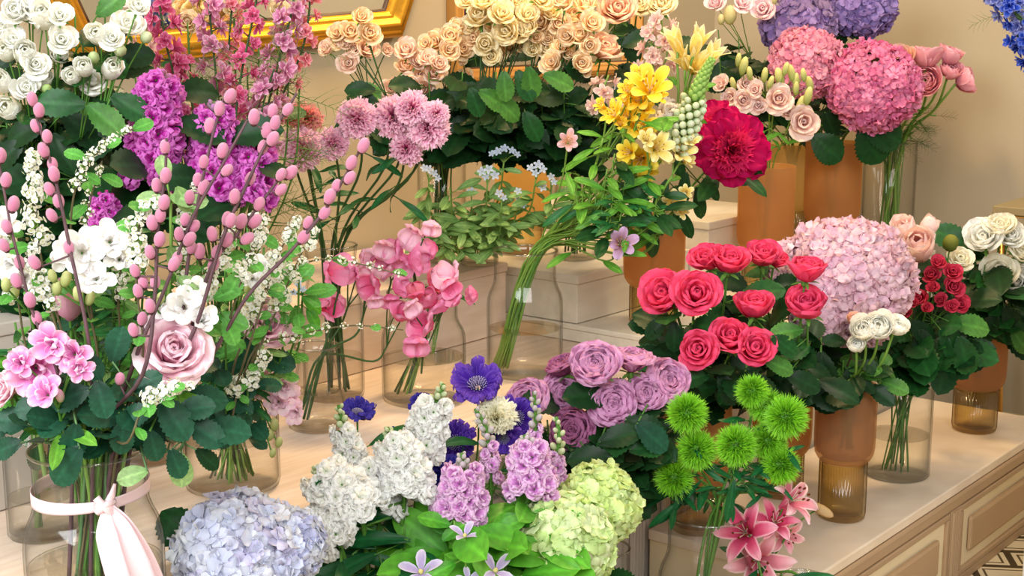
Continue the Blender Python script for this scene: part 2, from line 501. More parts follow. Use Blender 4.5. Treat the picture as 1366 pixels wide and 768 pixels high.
# ------------------------------------------------------------------ surface materials
def mat_solid(name, col, rough=.5, metal=0., var=.08, scale=8., bump=0., spec=.5, stretch=(1, 1, 1), detail=5, coat=0., col2=None):
    m, nt, out = newmat(name)
    tc = N(nt, 'ShaderNodeTexCoord'); mp = N(nt, 'ShaderNodeMapping'); mp.inputs['Scale'].default_value = stretch
    nt.links.new(tc.outputs['Object'], mp.inputs['Vector'])
    no = N(nt, 'ShaderNodeTexNoise'); no.inputs['Scale'].default_value = scale; no.inputs['Detail'].default_value = detail
    nt.links.new(mp.outputs[0], no.inputs['Vector'])
    rp = N(nt, 'ShaderNodeValToRGB'); e = rp.color_ramp.elements
    e[0].position, e[1].position = .3, .7
    e[0].color = (*np.clip(col * (1 - var), 0, 1), 1); e[1].color = (*np.clip((col if col2 is None else col2) * (1 + var), 0, 1), 1)
    nt.links.new(no.outputs['Fac'], rp.inputs[0])
    b = N(nt, 'ShaderNodeBsdfPrincipled'); b.inputs['Roughness'].default_value = rough; b.inputs['Metallic'].default_value = metal
    b.inputs['Specular IOR Level'].default_value = spec; b.inputs['Coat Weight'].default_value = coat
    nt.links.new(rp.outputs[0], b.inputs['Base Color'])
    if bump:
        bp = N(nt, 'ShaderNodeBump'); bp.inputs['Strength'].default_value = bump; bp.inputs['Distance'].default_value = .01
        nt.links.new(no.outputs['Fac'], bp.inputs['Height']); nt.links.new(bp.outputs[0], b.inputs['Normal'])
    nt.links.new(b.outputs[0], out.inputs[0])
    return m
def mat_glass(name, face, edge, gloss=1.0, rough=.02, base=.03, power=3.):
    """thin glass: see-through in the middle, tinted and mirroring towards the rim"""
    m, nt, out = newmat(name)
    lw = N(nt, 'ShaderNodeLayerWeight'); lw.inputs['Blend'].default_value = .5
    pw = N(nt, 'ShaderNodeMath', operation='POWER'); pw.inputs[1].default_value = power
    nt.links.new(lw.outputs['Facing'], pw.inputs[0])
    mc = N(nt, 'ShaderNodeMix', data_type='RGBA'); mc.inputs[6].default_value = (*face, 1); mc.inputs[7].default_value = (*edge, 1)
    nt.links.new(pw.outputs[0], mc.inputs[0])
    tr = N(nt, 'ShaderNodeBsdfTransparent'); nt.links.new(mc.outputs[2], tr.inputs['Color'])
    gl = N(nt, 'ShaderNodeBsdfGlossy'); gl.inputs['Roughness'].default_value = rough
    fr = N(nt, 'ShaderNodeMath', operation='MULTIPLY_ADD'); fr.inputs[1].default_value = .45 * gloss; fr.inputs[2].default_value = base
    nt.links.new(pw.outputs[0], fr.inputs[0])
    mx = N(nt, 'ShaderNodeMixShader'); nt.links.new(fr.outputs[0], mx.inputs[0]); nt.links.new(tr.outputs[0], mx.inputs[1]); nt.links.new(gl.outputs[0], mx.inputs[2])
    nt.links.new(mx.outputs[0], out.inputs[0])
    return m
def mat_frost(name, col, clear=.35, tint=(.8, .5, .3)):
    m, nt, out = newmat(name)
    di = N(nt, 'ShaderNodeBsdfPrincipled'); di.inputs['Base Color'].default_value = (*col, 1); di.inputs['Roughness'].default_value = .55; di.inputs['Specular IOR Level'].default_value = .3
    tl = N(nt, 'ShaderNodeBsdfTranslucent'); tl.inputs['Color'].default_value = (*np.clip(col * 1.25, 0, 1), 1)
    tr = N(nt, 'ShaderNodeBsdfTransparent'); tr.inputs['Color'].default_value = (*tint, 1)
    m1 = N(nt, 'ShaderNodeMixShader'); m1.inputs[0].default_value = .5
    nt.links.new(di.outputs[0], m1.inputs[1]); nt.links.new(tl.outputs[0], m1.inputs[2])
    m2 = N(nt, 'ShaderNodeMixShader'); m2.inputs[0].default_value = clear
    nt.links.new(m1.outputs[0], m2.inputs[1]); nt.links.new(tr.outputs[0], m2.inputs[2]); nt.links.new(m2.outputs[0], out.inputs[0])
    return m

M_WALL = mat_solid('beige_plaster', c(176, 161, 134), .85, var=.035, scale=3.2, bump=.06, spec=.2)
M_TOP = mat_solid('mottled_cream_top', c(226, 206, 182), .42, var=.055, scale=11, col2=c(232, 216, 196), detail=8)
M_PALE = mat_solid('washed_oak_top', c(220, 194, 172), .5, var=.06, scale=7, stretch=(1, 9, 6), col2=c(228, 208, 190))
M_WHITEWOOD = mat_solid('whitewashed_wood', c(222, 214, 198), .55, var=.06, scale=6, stretch=(1.2, 8, 8), bump=.05)
M_CREAM = mat_solid('cream_paint', c(232, 214, 176), .5, var=.02)
M_TAN = mat_solid('tan_paint', c(178, 146, 110), .5, var=.03)
M_TAN2 = mat_solid('tan_moulding', c(172, 142, 110), .45, var=.03)
M_GREIGE = mat_solid('greige_paint', c(196, 188, 178), .5, var=.03)
M_GOLD = mat_solid('gilded_wood', c(222, 160, 48), .28, metal=.85, var=.12, scale=14, stretch=(1, 6, 6))
M_BRASS = mat_solid('brass', c(205, 160, 90), .3, metal=1., var=.05)
M_DARKWOOD = mat_solid('dark_wood', c(70, 45, 25), .5)
M_OAK = mat_solid('honey_oak', c(196, 138, 66), .45, var=.1, scale=7, stretch=(1, 1, .15))
M_OLIVE = mat_solid('olive_stone', c(150, 132, 92), .4, var=.05)
M_RIBBON = mat_solid('pink_satin', c(236, 208, 214), .35, var=.02, scale=30, spec=.5)
M_CLEAR = mat_glass('clear_glass', (.992, .994, .99), (.36, .37, .33), 1.0, base=.022, power=5)
M_RIM = mat_glass('thick_glass_rim', (.85, .87, .82), (.55, .58, .5), 1.3, base=.10, power=2)
M_WATER = mat_glass('water', (.985, .98, .955), (.66, .64, .55), .9, base=.03, power=4)
M_WSURF = mat_glass('water_surface', (.95, .93, .86), (.75, .72, .62), .5, base=.22, power=1.5)
M_AMBER = mat_frost('frosted_amber_glass', c(214, 168, 108), .48, (.9, .72, .48))
M_AMBER2 = mat_glass('ribbed_amber_glass', (.93, .87, .68), (.66, .54, .32), .6, rough=.15, base=.05, power=2)
M_SMOKY = mat_frost('smoky_amber_glass', c(204, 166, 126), .60, (.86, .70, .54))
M_GOLDGLASS = mat_frost('golden_glass', c(238, 208, 146), .50, (.98, .90, .70))
m, nt, out = newmat('mirror_glass'); g = N(nt, 'ShaderNodeBsdfGlossy'); g.inputs['Roughness'].default_value = .015; g.inputs['Color'].default_value = (.88, .86, .8, 1); nt.links.new(g.outputs[0], out.inputs[0]); M_MIRROR = m

def mat_floor():
    m, nt, out = newmat('patterned_tile')
    tc = N(nt, 'ShaderNodeTexCoord'); mp = N(nt, 'ShaderNodeMapping'); mp.inputs['Scale'].default_value = (2.6, 2.6, 2.6); mp.inputs['Rotation'].default_value = (0, 0, ROT + .12)
    nt.links.new(tc.outputs['Object'], mp.inputs['Vector'])
    def brick(ms, off, sc, c1):
        b = N(nt, 'ShaderNodeTexBrick'); b.offset = off; b.inputs['Scale'].default_value = sc; b.inputs['Mortar Size'].default_value = ms; b.inputs['Mortar Smooth'].default_value = .05
        b.inputs['Color1'].default_value = (*c1, 1); b.inputs['Color2'].default_value = (*(c1 * .95), 1); b.inputs['Mortar'].default_value = (*c(60, 48, 30), 1)
        nt.links.new(mp.outputs[0], b.inputs['Vector']); return b
    b1 = brick(.022, .5, 1.0, c(222, 204, 168)); b2 = brick(.05, .5, 1.0, c(255, 255, 255)); b3 = brick(.065, .5, 1.0, c(255, 255, 255))
    # a second thin line inside each tile's edge
    sb = N(nt, 'ShaderNodeMath', operation='SUBTRACT'); nt.links.new(b3.outputs['Fac'], sb.inputs[0]); nt.links.new(b2.outputs['Fac'], sb.inputs[1])
    mx = N(nt, 'ShaderNodeMix', data_type='RGBA'); mx.inputs[7].default_value = (*c(90, 74, 48), 1)
    nt.links.new(sb.outputs[0], mx.inputs[0]); nt.links.new(b1.outputs['Color'], mx.inputs[6])
    b = N(nt, 'ShaderNodeBsdfPrincipled'); b.inputs['Roughness'].default_value = .35; nt.links.new(mx.outputs[2], b.inputs['Base Color']); nt.links.new(b.outputs[0], out.inputs[0])
    return m

# ------------------------------------------------------------------ the room
ZB, ZL, ZS = .24, .52, .56        # bench top, tall cabinet top, slab top
WN, WA = -2.40, 4.0               # wall planes
def struct(name, lo, hi, mat):
    o = boxobj(name, lo, hi, mat, bev=0); tag(o, kind='structure'); return o
# local x = along A, local y = away from the viewer (minus N)
struct('floor', (-2.6, -1.8, -.06), (4.1, 2.5, 0), mat_floor())
struct('wall_left', (-2.6, -WN, 0), (4.1, -WN + .1, 3.0), M_WALL)
struct('wall_back', (WA, -2.2, 0), (WA + .1, -WN, 3.0), M_WALL)
struct('baseboard_back', (WA - .015, -2.2, 0), (WA - .001, -WN - .002, .1), M_CREAM)

def pilaster(parent, a0, a1, y, z0, z1, mat, name='pilaster'):
    mb = MB(); w = (a1 - a0)
    boxmb(mb, (a0, y - .012, z0), (a1, y - .0005, z1), bev=.001)
    for i in range(4):
        x = a0 + w * (.2 + .2 * i); v, f = tube([(x, y - .012, z0 + .004), (x, y - .012, z1 - .004)], w * .07, k=8); mb.add(v, f)
    return obj(name, mb.mesh(name, mat, False), parent)
def cab_panel(parent, a0, a1, y, z0, z1, m_frame, m_field, m_panel):
    """framed front: moulding round a cream field with a raised bevelled panel"""
    t = .014
    mb = MB()
    for lo, hi in (((a0, z1 - t), (a1, z1)), ((a0, z0), (a1, z0 + t)), ((a0, z0 + t), (a0 + t, z1 - t)), ((a1 - t, z0 + t), (a1, z1 - t))):
        boxmb(mb, (lo[0], y - .012, lo[1]), (hi[0], y - .0005, hi[1]), bev=.003)
    f = obj('panel_frame', mb.mesh('panel_frame', m_frame, False), parent)
    mb = MB(); boxmb(mb, (a0 + t, y - .004, z0 + t), (a1 - t, y - .0005, z1 - t)); obj('panel_field', mb.mesh('panel_field', m_field, False), parent)
    i, h = .055, .028
    if a1 - a0 > 2.5 * i and z1 - z0 > .11:
        mb = MB(); boxmb(mb, (a0 + i, y - .015, z0 + h + t), (a1 - i, y - .004, z1 - h - t), bev=.007); obj('raised_panel', mb.mesh('raised_panel', m_panel, False), parent)
def cabinet(label, a0, a1, y0, y1, z, mats, divs, pilw=.055):
    m_top, m_body, m_frame, m_field, m_panel = mats
    r = empty('display_cabinet', an(0, 0, 0), label, 'cabinet', rz=ROT)
    obj('carcass', boxmb(MB(), (a0, y0, 0), (a1, y1, z - .022), bev=.002).mesh('carcass', m_body, False), r)
    obj('top', boxmb(MB(), (a0 - .006, y0 - .006, z - .0215), (a1, y1, z), bev=.003).mesh('top', m_top, False), r)
    obj('plinth_rail', boxmb(MB(), (a0, y0 - .01, 0), (a1, y0 - .0005, .022), bev=.003).mesh('plinth_rail', m_frame, False), r)
    obj('top_moulding', boxmb(MB(), (a0, y0 - .012, z - .05), (a1, y0 - .0005, z - .022), bev=.005).mesh('top_moulding', m_frame, False), r)
    prev = a0
    for d in divs + [a1]:
        e = d - pilw / 2 if d != a1 else a1
        cab_panel(r, prev + .004, e - .004, y0, .024, z - .052, m_frame, m_field, m_panel)
        if d != a1: pilaster(r, d - pilw / 2, d + pilw / 2, y0, .022, z - .05, m_frame)
        prev = d + pilw / 2
    return r
cabinet('low cream and tan panelled cabinet with mottled top under the amber tumblers', 2.243, 3.50, 1.10, 1.463, ZB, (M_TOP, M_CREAM, M_TAN2, M_CREAM, M_TAN), [2.87])
cabinet('taller greige panelled cabinet with pale oak top carrying most glass vases', .45, 3.96, 1.486, 2.395, ZL, (M_PALE, M_GREIGE, M_GREIGE, M_GREIGE, M_GREIGE), [1.20, 2.22, 3.1])

def plinth(label, a0, a1, y0, y1, z0, z1, mat, lid=.02, name='display_plinth'):
    r = empty(name, an((a0 + a1) / 2, -(y0 + y1) / 2, z0), label, 'plinth', rz=ROT)
    hx, hy = (a1 - a0) / 2, (y1 - y0) / 2
    obj('body', boxmb(MB(), (-hx, -hy, 0), (hx, hy, z1 - z0 - lid - .0006), bev=.002).mesh('body', mat, False), r)
    obj('lid', boxmb(MB(), (-hx - .003, -hy - .003, z1 - z0 - lid), (hx + .003, hy + .003, z1 - z0), bev=.0025).mesh('lid', mat, False), r)
    return r
G = .0015
plinth('low whitewashed slab step carrying three amber tumblers', 2.479, 3.94, 1.607, 2.38, ZL + G, ZS, M_WHITEWOOD, .012)
plinth('whitewashed wooden box behind the amber tumbler of magenta peonies', 2.482, 2.94, 1.82, 2.37, ZS + G, .67, M_WHITEWOOD)
plinth('tallest whitewashed box beside the amber tumbler of blush lisianthus', 2.95, 3.30, 1.772, 2.37, ZS + G, .74, M_WHITEWOOD)
plinth('long pale oak riser behind the sweet pea bottle', 1.16, 2.455, 2.0, 2.38, ZL + G, .683, M_PALE)
plinth('small white box at the end of the tall cabinet beside the ribboned vase', .55, 1.14, 1.83, 2.2, ZL + G, .80, M_GREIGE)
plinth('narrow white stand under the ribboned vase', .82, 1.03, 1.24, 1.463, .001, .47, M_WHITEWOOD)
plinth('low oak step on the tiles holding the front row of vases', 1.04, 2.20, .90, 1.463, .001, .14, M_PALE)

# mirror with gilded frame: profile swept along a path in the wall plane
def wallpt(u, v, n=WN):
    """point of the wall plane n = const seen at a pixel -> (a, z)"""
    du, dv = (u - PCX) / FPX, (v - PCY) / FPX
    d = Vector((du, cp_ - dv * sp_, -sp_ - dv * cp_)); t = n / d.dot(NN)
    p = Vector((0, 0, CH)) + d * t
    return p.dot(A), p.z
def sweep(path, prof, closed=True):
    """path: (a,z) list counter-clockwise seen from the room; prof: (inward offset, height off the wall)"""
    n = len(path); vs, f = [], []; k = len(prof)
    for i in range(n):
        p = Vector((path[i][0], path[i][1])); p0 = Vector(path[i - 1]); p1 = Vector(path[(i + 1) % n])
        d0 = (p - p0).normalized(); d1 = (p1 - p).normalized()
        n0 = Vector((-d0.y, d0.x)); n1 = Vector((-d1.y, d1.x)); b = (n0 + n1).normalized(); s = 1 / max(.35, b.dot(n0))
        for (o, h) in prof:
            q = p + b * o * s
            vs.append((q.x, -WN - h, q.y))
    for i in range(n):
        for j in range(k - 1):
            a, b = i * k + j, ((i + 1) % n) * k + j
            f.append((a, b, b + 1, a + 1))
    return np.array(vs), f
def framed_mirror(label, path, w, mats, name='wall_mirror'):
    r = empty(name, an(0, 0, 0), label, 'mirror', rz=ROT)
    prof = [(0, .002), (0, .028), (.12 * w, .036), (.22 * w, .03), (.38 * w, .045), (.58 * w, .042), (.7 * w, .028), (.8 * w, .03), (w, .014), (w, .006)]
    v, f = sweep(path, prof); obj('frame', MB().add(v, f).mesh('frame', mats[0]), r)
    v, f = sweep(path, [(w * .985, .0135), (w * 1.1, .012), (w * 1.1, .006)]); obj('inner_edge', MB().add(v, f).mesh('inner_edge', mats[1]), r)
    v, _ = sweep(path, [(w * .9, .008)]); obj('mirror_glass', MB().add(v, [tuple(range(len(v)))]).mesh('mirror_glass', M_MIRROR, False), r)
    return r
br = wallpt(525, 49); bl = wallpt(100, 92)
w0 = br[0] - bl[0]
path = [bl, br]
for t in np.linspace(0.06, 1, 14):     # flaring sides, arched top
    path.append((br[0] + .16 * math.sin(t * PI * .62), br[1] + .62 * t))
for t in np.linspace(0.1, .9, 12):
    path.append(((br[0] + bl[0]) / 2 + (w0 / 2 + .15) * math.cos(PI * t), br[1] + .62 + .33 * math.sin(PI * t)))
for t in np.linspace(1, .06, 14):
    path.append((bl[0] - .16 * math.sin(t * PI * .62), bl[1] + .62 * t))
framed_mirror('gilt framed arched mirror behind the larkspur and stocks', path, .062, (M_GOLD, M_DARKWOOD))
q0 = wallpt(595, 40); q1 = wallpt(845, 40); zb = wallpt(600, 112)[1]
framed_mirror('tall honey oak framed mirror behind the apricot spray roses', [(q0[0], zb), (q1[0], zb), (q1[0], zb + 1.1), (q0[0], zb + 1.1)], .036, (M_OAK, M_DARKWOOD))

# little side table beyond the low cabinet
tp = P(1324, 274, 3.66)
t = empty('side_table', (tp.x, tp.y, 0), 'brass legged side table with olive stone top beyond the low cabinet', 'table', rz=ROT - PI / 2)
mb = MB(); boxmb(mb, (0, 0, tp.z - .022), (.42, .29, tp.z), bev=.003); obj('table_top', mb.mesh('table_top', M_OLIVE, False), t)
mb = MB(); boxmb(mb, (-.004, -.004, tp.z - .026), (.424, .294, tp.z - .0225), bev=.001); obj('top_rim', mb.mesh('top_rim', M_BRASS, False), t)
for x, y in ((.02, .02), (.40, .02), (.02, .27), (.40, .27)):
    v, f = tube([(x, y, tp.z - .026), (.21 + (x - .21) * .8, y, .006)], .008, k=8); obj('leg', MB().add(v, f).mesh('leg', M_BRASS), t)

# ------------------------------------------------------------------ vases
class Vase: pass
PROFILES = {
    'cylinder': [(0, .0), (.95, .0), (1, .02), (1, 1)],
    'bottle': [(0, 0), (.9, 0), (.98, .015), (1, .05), (1, .56), (.985, .615), (.94, .665), (.87, .71), (.82, .755), (.805, .80), (.81, .93), (.84, .985), (.86, 1)],
    'carafe': [(0, 0), (.92, 0), (1, .02), (1, .10), (.93, .3), (.8, .55), (.68, .75), (.62, .86), (.66, .93), (.78, 1)],
    'bowl': [(0, 0), (.85, 0), (.97, .03), (1, .1), (1, 1)],
}
def dense(prof, k=4):
    out = []
    for i in range(len(prof) - 1):
        for j in range(k):
            t = j / k; out.append((prof[i][0] * (1 - t) + prof[i + 1][0] * t, prof[i][1] * (1 - t) + prof[i + 1][1] * t))
    return out + [prof[-1]]
def rad_at(prof, z):
    for (r0, z0), (r1, z1) in zip(prof[1:], prof[2:]):
        if z0 <= z <= z1 and z1 > z0: return r0 + (r1 - r0) * (z - z0) / (z1 - z0)
    return prof[-1][0]
def vase(label, kind, p, r, h, water=.4, name=None, group=None, mat=None):
    V = Vase(); V.p = Vector(p); V.r, V.h = r, h
    prof = PROFILES[kind]; th = .0028
    root = empty(name or {'bottle': 'glass_bottle_vase', 'cylinder': 'glass_cylinder_vase', 'carafe': 'glass_carafe', 'bowl': 'glass_bowl_vase'}[kind], p, label, 'vase', group)
    outer = [(a * r, b * h) for a, b in prof]; 
    inner = [(max(0, a * r - th), max(.008, b * h)) for a, b in prof if b > .01] 
    pr = outer + [(outer[-1][0] - th * .5, h + .0012)] + inner[::-1] + [(0, .008)]
    v, f = lathe(pr, 56); obj('glass_body', MB().add(v, f).mesh('glass_body', mat or M_CLEAR), root)
    ring = [(pr_r * r, z) for pr_r, z in ((prof[-1][0] * .985, 0),)]
    R = prof[-1][0] * r
    ang = np.linspace(0, 2 * PI, 57)
    v, f = tube([((R - .0014) * math.cos(a), (R - .0014) * math.sin(a), h + .001) for a in ang], .0022, k=8, cap=False)
    obj('rim', MB().add(v, f).mesh('rim', M_RIM), root)
    if water:
        zs = np.linspace(.0085, water * h, 14)
        wp = [(0, .0085)] + [(rad_at(prof, z / h) * r - th - .0006, z) for z in zs]
        wp += [(wp[-1][0] + .0004, wp[-1][1] + .0012), (wp[-1][0] - .003, wp[-1][1]), (0, wp[-1][1])]
        v, f = lathe(wp, 56); wm = MB().add(v, f).mesh('water', M_WATER); wm.materials.append(M_WSURF)
        for q in wm.polygons:
            if q.index >= len(wm.polygons) - 56: q.material_index = 1; q.use_smooth = False
        obj('water', wm, root)
    V.rim = Vector(p) + Vector((0, 0, h)); V.rr = R - .006; V.br = prof[1][0] * r * .7; V.root = root
    if kind == 'bottle': V.rr = .80 * r - .006
    if kind == 'carafe': V.rr = .60 * r - .006; V.rim = Vector(p) + Vector((0, 0, h * .87))
    return V
def tumbler(label, p, r, up, lo, group=None, gold=False, smoky=False):
    """two-part amber vase: frosted bowl above a narrower ribbed foot"""
    V = Vase(); V.p = Vector(p); h = up + lo
    root = empty('amber_tumbler_vase', p, label, 'vase', group)
    rl = r * .775; th = .003
    pr = [(0, lo), (rl * .98, lo), (r * .86, lo + .006), (r * .95, lo + .016), (r * .99, lo + .03), (r, lo + .05), (r, h)]
    pi = [(r - th, h), (r - th, lo + .05), (r * .95 - th, lo + .02), (rl * .9, lo + .009), (0, lo + .008)]
    v, f = lathe(dense(pr[:-1], 3) + [pr[-1]] + [(r - th / 2, h + .001)] + pi, 56); obj('frosted_bowl', MB().add(v, f).mesh('frosted_bowl', M_GOLDGLASS if gold else M_SMOKY if smoky else M_AMBER), root)
    pl = [(0, 0), (rl * .9, 0), (rl * .98, .003), (rl, .012), (rl, lo - .002)]
    pli = [(rl - .005, lo - .002), (rl - .005, .012), (0, .010)]
    v, f = lathe(pl + pli, 144, rib=(3, 5, 48, .018)); obj('ribbed_foot', MB().add(v, f).mesh('ribbed_foot', M_AMBER2), root)
    V.rim = Vector(p) + Vector((0, 0, h)); V.rr = r - .008; V.br = rl * .0 + .02; V.p = Vector(p) + Vector((0, 0, lo + .012)); V.root = root; V.r = r; V.h = h
    return V
def onz(u, Y, z):
    """point seen in the column u at distance Y, height z"""
    zc = Y * cp_ + (CH - z) * sp_
    return Vector(((u - PCX) / FPX * zc, Y, z))
e = .0012
V1 = vase('big clear bottle vase tied round its neck with pink ribbon', 'bottle', onz(135, 1.6, .47 + e), .081, .266, .47)
B0 = vase('small clear glass vase behind the ribboned vase, one stem in it', 'cylinder', onz(60, 1.9, ZL + e), .05, .17, .32)
C1 = vase('wide shallow clear glass vase of cut green stems, by the blue hydrangea', 'bowl', onz(311, 2.1, ZL + e), .073, .125, .62)
VW = vase('clear vase hidden under the white spray roses', 'cylinder', an(1.22, -1.89, ZL + e), .05, .25, .5)
VK = vase('clear vase hidden under the magenta stocks', 'cylinder', an(1.36, -1.87, ZL + e), .05, .22, .5)
VL = vase('clear vase hidden under the larkspur', 'cylinder', an(1.53, -1.87, ZL + e), .05, .22, .5)
C2 = vase('tall clear glass vase of pink carnations', 'bottle', onz(446, 2.62, ZL + e), .058, .29, .27)
CF = vase('small flared clear glass carafe behind the white stock', 'carafe', onz(425, 2.42, ZL + e), .052, .145, .45)
B1 = vase('clear bottle vase of sweet peas beside the small carafe', 'bottle', onz(566, 2.6, ZL + e), .079, .205, .40)
F1 = vase('clear bottle vase with a slanting bunch of alstroemeria stems', 'bottle', onz(700, 2.8, ZL + e), .0765, .25, .37)
VT = vase('small clear glass vase of pale blue tweedia on the oak riser', 'cylinder', onz(639, 3.15, .683 + e), .043, .075, .5)
VA = vase('clear glass vase of apricot spray roses on the oak riser', 'cylinder', onz(590, 3.2, .683 + e), .055, .25, .6)
VP = vase('clear glass vase of peach roses standing on the whitewashed box', 'cylinder', onz(768, 3.30, .67 + e), .05, .26, .35)
TG = tumbler('golden frosted glass vase added for the warm-lit patch behind the tweedia', onz(697, 3.38, .67 + e), .066, .20, .07, gold=True)  # empty vase added, its gold stands in for a warm-lit patch
T2 = tumbler('amber tumbler vase on the slab step holding magenta peonies', onz(871, 3.09, ZS + e), .068, .17, .085)
T4 = tumbler('amber tumbler vase holding blush lisianthus beside the tallest box', onz(1018, 3.45, ZS + e), .069, .205, .105)
T5 = tumbler('amber tumbler vase under the big mid-pink hydrangeas', onz(1106, 3.75, ZS + e), .0745, .215, .125)
TH = tumbler('golden tumbler vase behind the two upper amber tumblers', an(3.74, -1.97, ZS + e), .07, .19, .11, gold=True)
CR = vase('tall clear glass cylinder of pink ranunculus stems', 'cylinder', onz(1181, 3.98, ZS + e), .073, .32, .22)
T6 = tumbler('amber tumbler vase behind the green dianthus', onz(928, 2.66, ZB + e), .064, .20, .09)
T7 = tumbler('amber tumbler vase under the coral roses and pale pink hydrangea', onz(1040, 2.87, ZB + e), .062, .19, .09)
T1 = tumbler('smoky amber tumbler vase of white ranunculus on the low cabinet', onz(1122, 2.73, ZB + e), .0605, .155, .118, smoky=True)
CY = vase('clear glass cylinder half full of water on the low cabinet', 'cylinder', onz(1195, 3.0, ZB + e), .0715, .225, .40)
T3 = tumbler('smoky amber tumbler vase of white roses at the low cabinet end', onz(1299, 3.34, ZB + e), .0675, .16, .105, smoky=True)
FD = vase('clear bottle vase of fluffy green dianthus', 'bottle', onz(938, 2.25, .14 + e), .080, .28, .3)
FL = vase('low clear glass vase of pink lilies', 'cylinder', an(2.09, -1.05, .14 + e), .04, .15, .5)
FP = vase('clear vase under the purple garden roses', 'cylinder', onz(800, 2.3, .14 + e), .05, .2, .5)
FG = vase('clear vase under the lime green hydrangea', 'cylinder', onz(770, 1.98, .14 + e), .05, .2, .5)
FS = vase('clear vase under the lilac stocks', 'cylinder', onz(650, 1.98, .14 + e), .042, .2, .5)
FC = vase('clear vase under the purple scabiosa', 'cylinder', onz(588, 2.12, .14 + e), .042, .2, .5)
FW = vase('clear vase under the white stocks', 'cylinder', onz(515, 1.95, .14 + e), .05, .2, .5)
F1.lean = Vector((1, .1, 0)); B1.lean = Vector((.8, 0, 0)); CF.lean = Vector((.7, 0, 0)); FD.lean = Vector((.45, 0, 0))
FB = vase('clear vase under the pale blue hydrangea', 'cylinder', onz(336, 1.71, .14 + e), .045, .2, .5)
plinth('tall white pedestal at the right edge under the blue delphinium', 2.93, 3.09, .80, .96, .001, 1.0, M_WHITEWOOD)
VB = vase('clear vase under the blue delphinium', 'cylinder', an(3.01, -.88, 1.0 + e), .05, .2, .5)

# ------------------------------------------------------------------ mesh caches
_mc = {}
def cached(key, fn, mat):
    if key not in _mc: _mc[key] = fn().mesh(key[0], mat)
    return _mc[key]
PAL = {
    'pinkrose': (c(232, 92, 150), c(250, 182, 208), c(255, 232, 238)), 'coral': (c(206, 16, 66), c(228, 34, 90), c(244, 90, 132)),
    'purple': (c(136, 34, 96), c(186, 82, 150), c(228, 172, 212)), 'darkpurple': (c(110, 24, 76), c(146, 52, 110), c(190, 120, 164)),  # purple: inner petal tone deepened, also painting in the shade between petals
    'apricot': (c(244, 178, 118), c(250, 212, 160), c(253, 232, 196)), 'blush': (c(236, 168, 136), c(246, 206, 180), c(250, 226, 208)), 'yellowcream': (c(246, 214, 130), c(250, 228, 164), c(253, 240, 202)),
    'peach': (c(240, 168, 126), c(246, 192, 156), c(250, 214, 186)), 'white': (c(250, 248, 222), c(252, 252, 240), c(254, 254, 250)), 'cream': (c(250, 238, 190), c(253, 245, 214), c(254, 250, 232)),
    'crimson': (c(150, 10, 40), c(196, 24, 64), c(214, 70, 96)), 'carn': (c(226, 84, 146), c(246, 150, 196), c(255, 224, 238)), 'carncoral': (c(222, 70, 90), c(240, 120, 124), c(250, 190, 180)),
    'peony': (c(236, 56, 120), c(192, 8, 84), c(208, 20, 100)), 'lisi': (c(248, 188, 182), c(252, 216, 208), c(254, 234, 226)), 'lisipink': (c(246, 186, 204), c(252, 216, 224), c(254, 234, 236)),
    'ranpink': (c(206, 86, 104), c(232, 124, 150), c(250, 196, 206)), 'ranpeach': (c(240, 180, 130), c(244, 190, 160), c(250, 212, 190)), 'mauve': (c(216, 120, 160), c(232, 168, 196), c(244, 206, 220)),
    'stockwhite': (c(246, 250, 232), c(253, 254, 251), c(255, 255, 254)), 'stocklilac': (c(206, 120, 200), c(230, 164, 224), c(248, 214, 244)), 'stockmag': (c(168, 30, 140), c(204, 60, 176), c(226, 128, 212)), 'stockpale': (c(240, 226, 206), c(248, 236, 226), c(252, 244, 236)),
    'lark_hot': (c(200, 64, 116), c(222, 100, 148), c(238, 150, 184)), 'lark_mauve': (c(196, 100, 148), c(224, 148, 184), c(240, 192, 212)), 'lark_salmon': (c(220, 100, 116), c(234, 140, 156), c(246, 184, 190)), 'lark_pale': (c(226, 180, 176), c(240, 208, 200), c(248, 226, 214)),
    'delph': (c(20, 40, 150), c(44, 84, 206), c(120, 140, 226)), 'delphlav': (c(90, 100, 180), c(130, 140, 210), c(176, 180, 228)),
    'freewhite': (c(246, 244, 226), c(252, 251, 254), c(255, 254, 255)), 'freepink': (c(226, 74, 182), c(244, 166, 220), c(250, 218, 240)), 'freepale': (c(248, 226, 226), c(253, 236, 244), c(250, 214, 234)),
    'alsyellow': (c(240, 180, 20), c(253, 226, 60), c(255, 238, 110)), 'alspale': (c(236, 206, 90), c(250, 234, 140), c(253, 244, 190)), 'alslilac': (c(220, 170, 170), c(206, 160, 206), c(230, 196, 232)), 'alspink': (c(236, 200, 150), c(232, 170, 186), c(244, 206, 214)),
    'lily': (c(196, 40, 90), c(224, 96, 136), c(246, 196, 208)), 'lilypale': (c(214, 90, 126), c(240, 170, 184), c(250, 222, 224)), 'tulip': (c(240, 214, 100), c(248, 232, 150), c(252, 244, 206)),
    'pea_pink': (c(232, 100, 156), c(252, 194, 222), c(248, 160, 204)), 'pea_pale': (c(248, 190, 214), c(253, 222, 236), c(250, 200, 222)), 'pea_coral': (c(232, 84, 110), c(250, 170, 186), c(246, 130, 168)), 'pea_hot': (c(226, 60, 120), c(246, 138, 186), c(250, 176, 210)),
    'scab': (c(50, 16, 130), c(88, 44, 184), c(130, 90, 206)), 'scabdark': (c(30, 20, 110), c(48, 40, 160), c(86, 76, 190)), 'scabcream': (c(232, 228, 180), c(244, 240, 210), c(250, 248, 230)),
    'clem': (c(182, 160, 214), c(206, 190, 232), c(230, 222, 246)), 'tweed': (c(190, 206, 236), c(208, 222, 246), c(228, 238, 252)),
}
PP = lambda p: tuple(PAL[p])
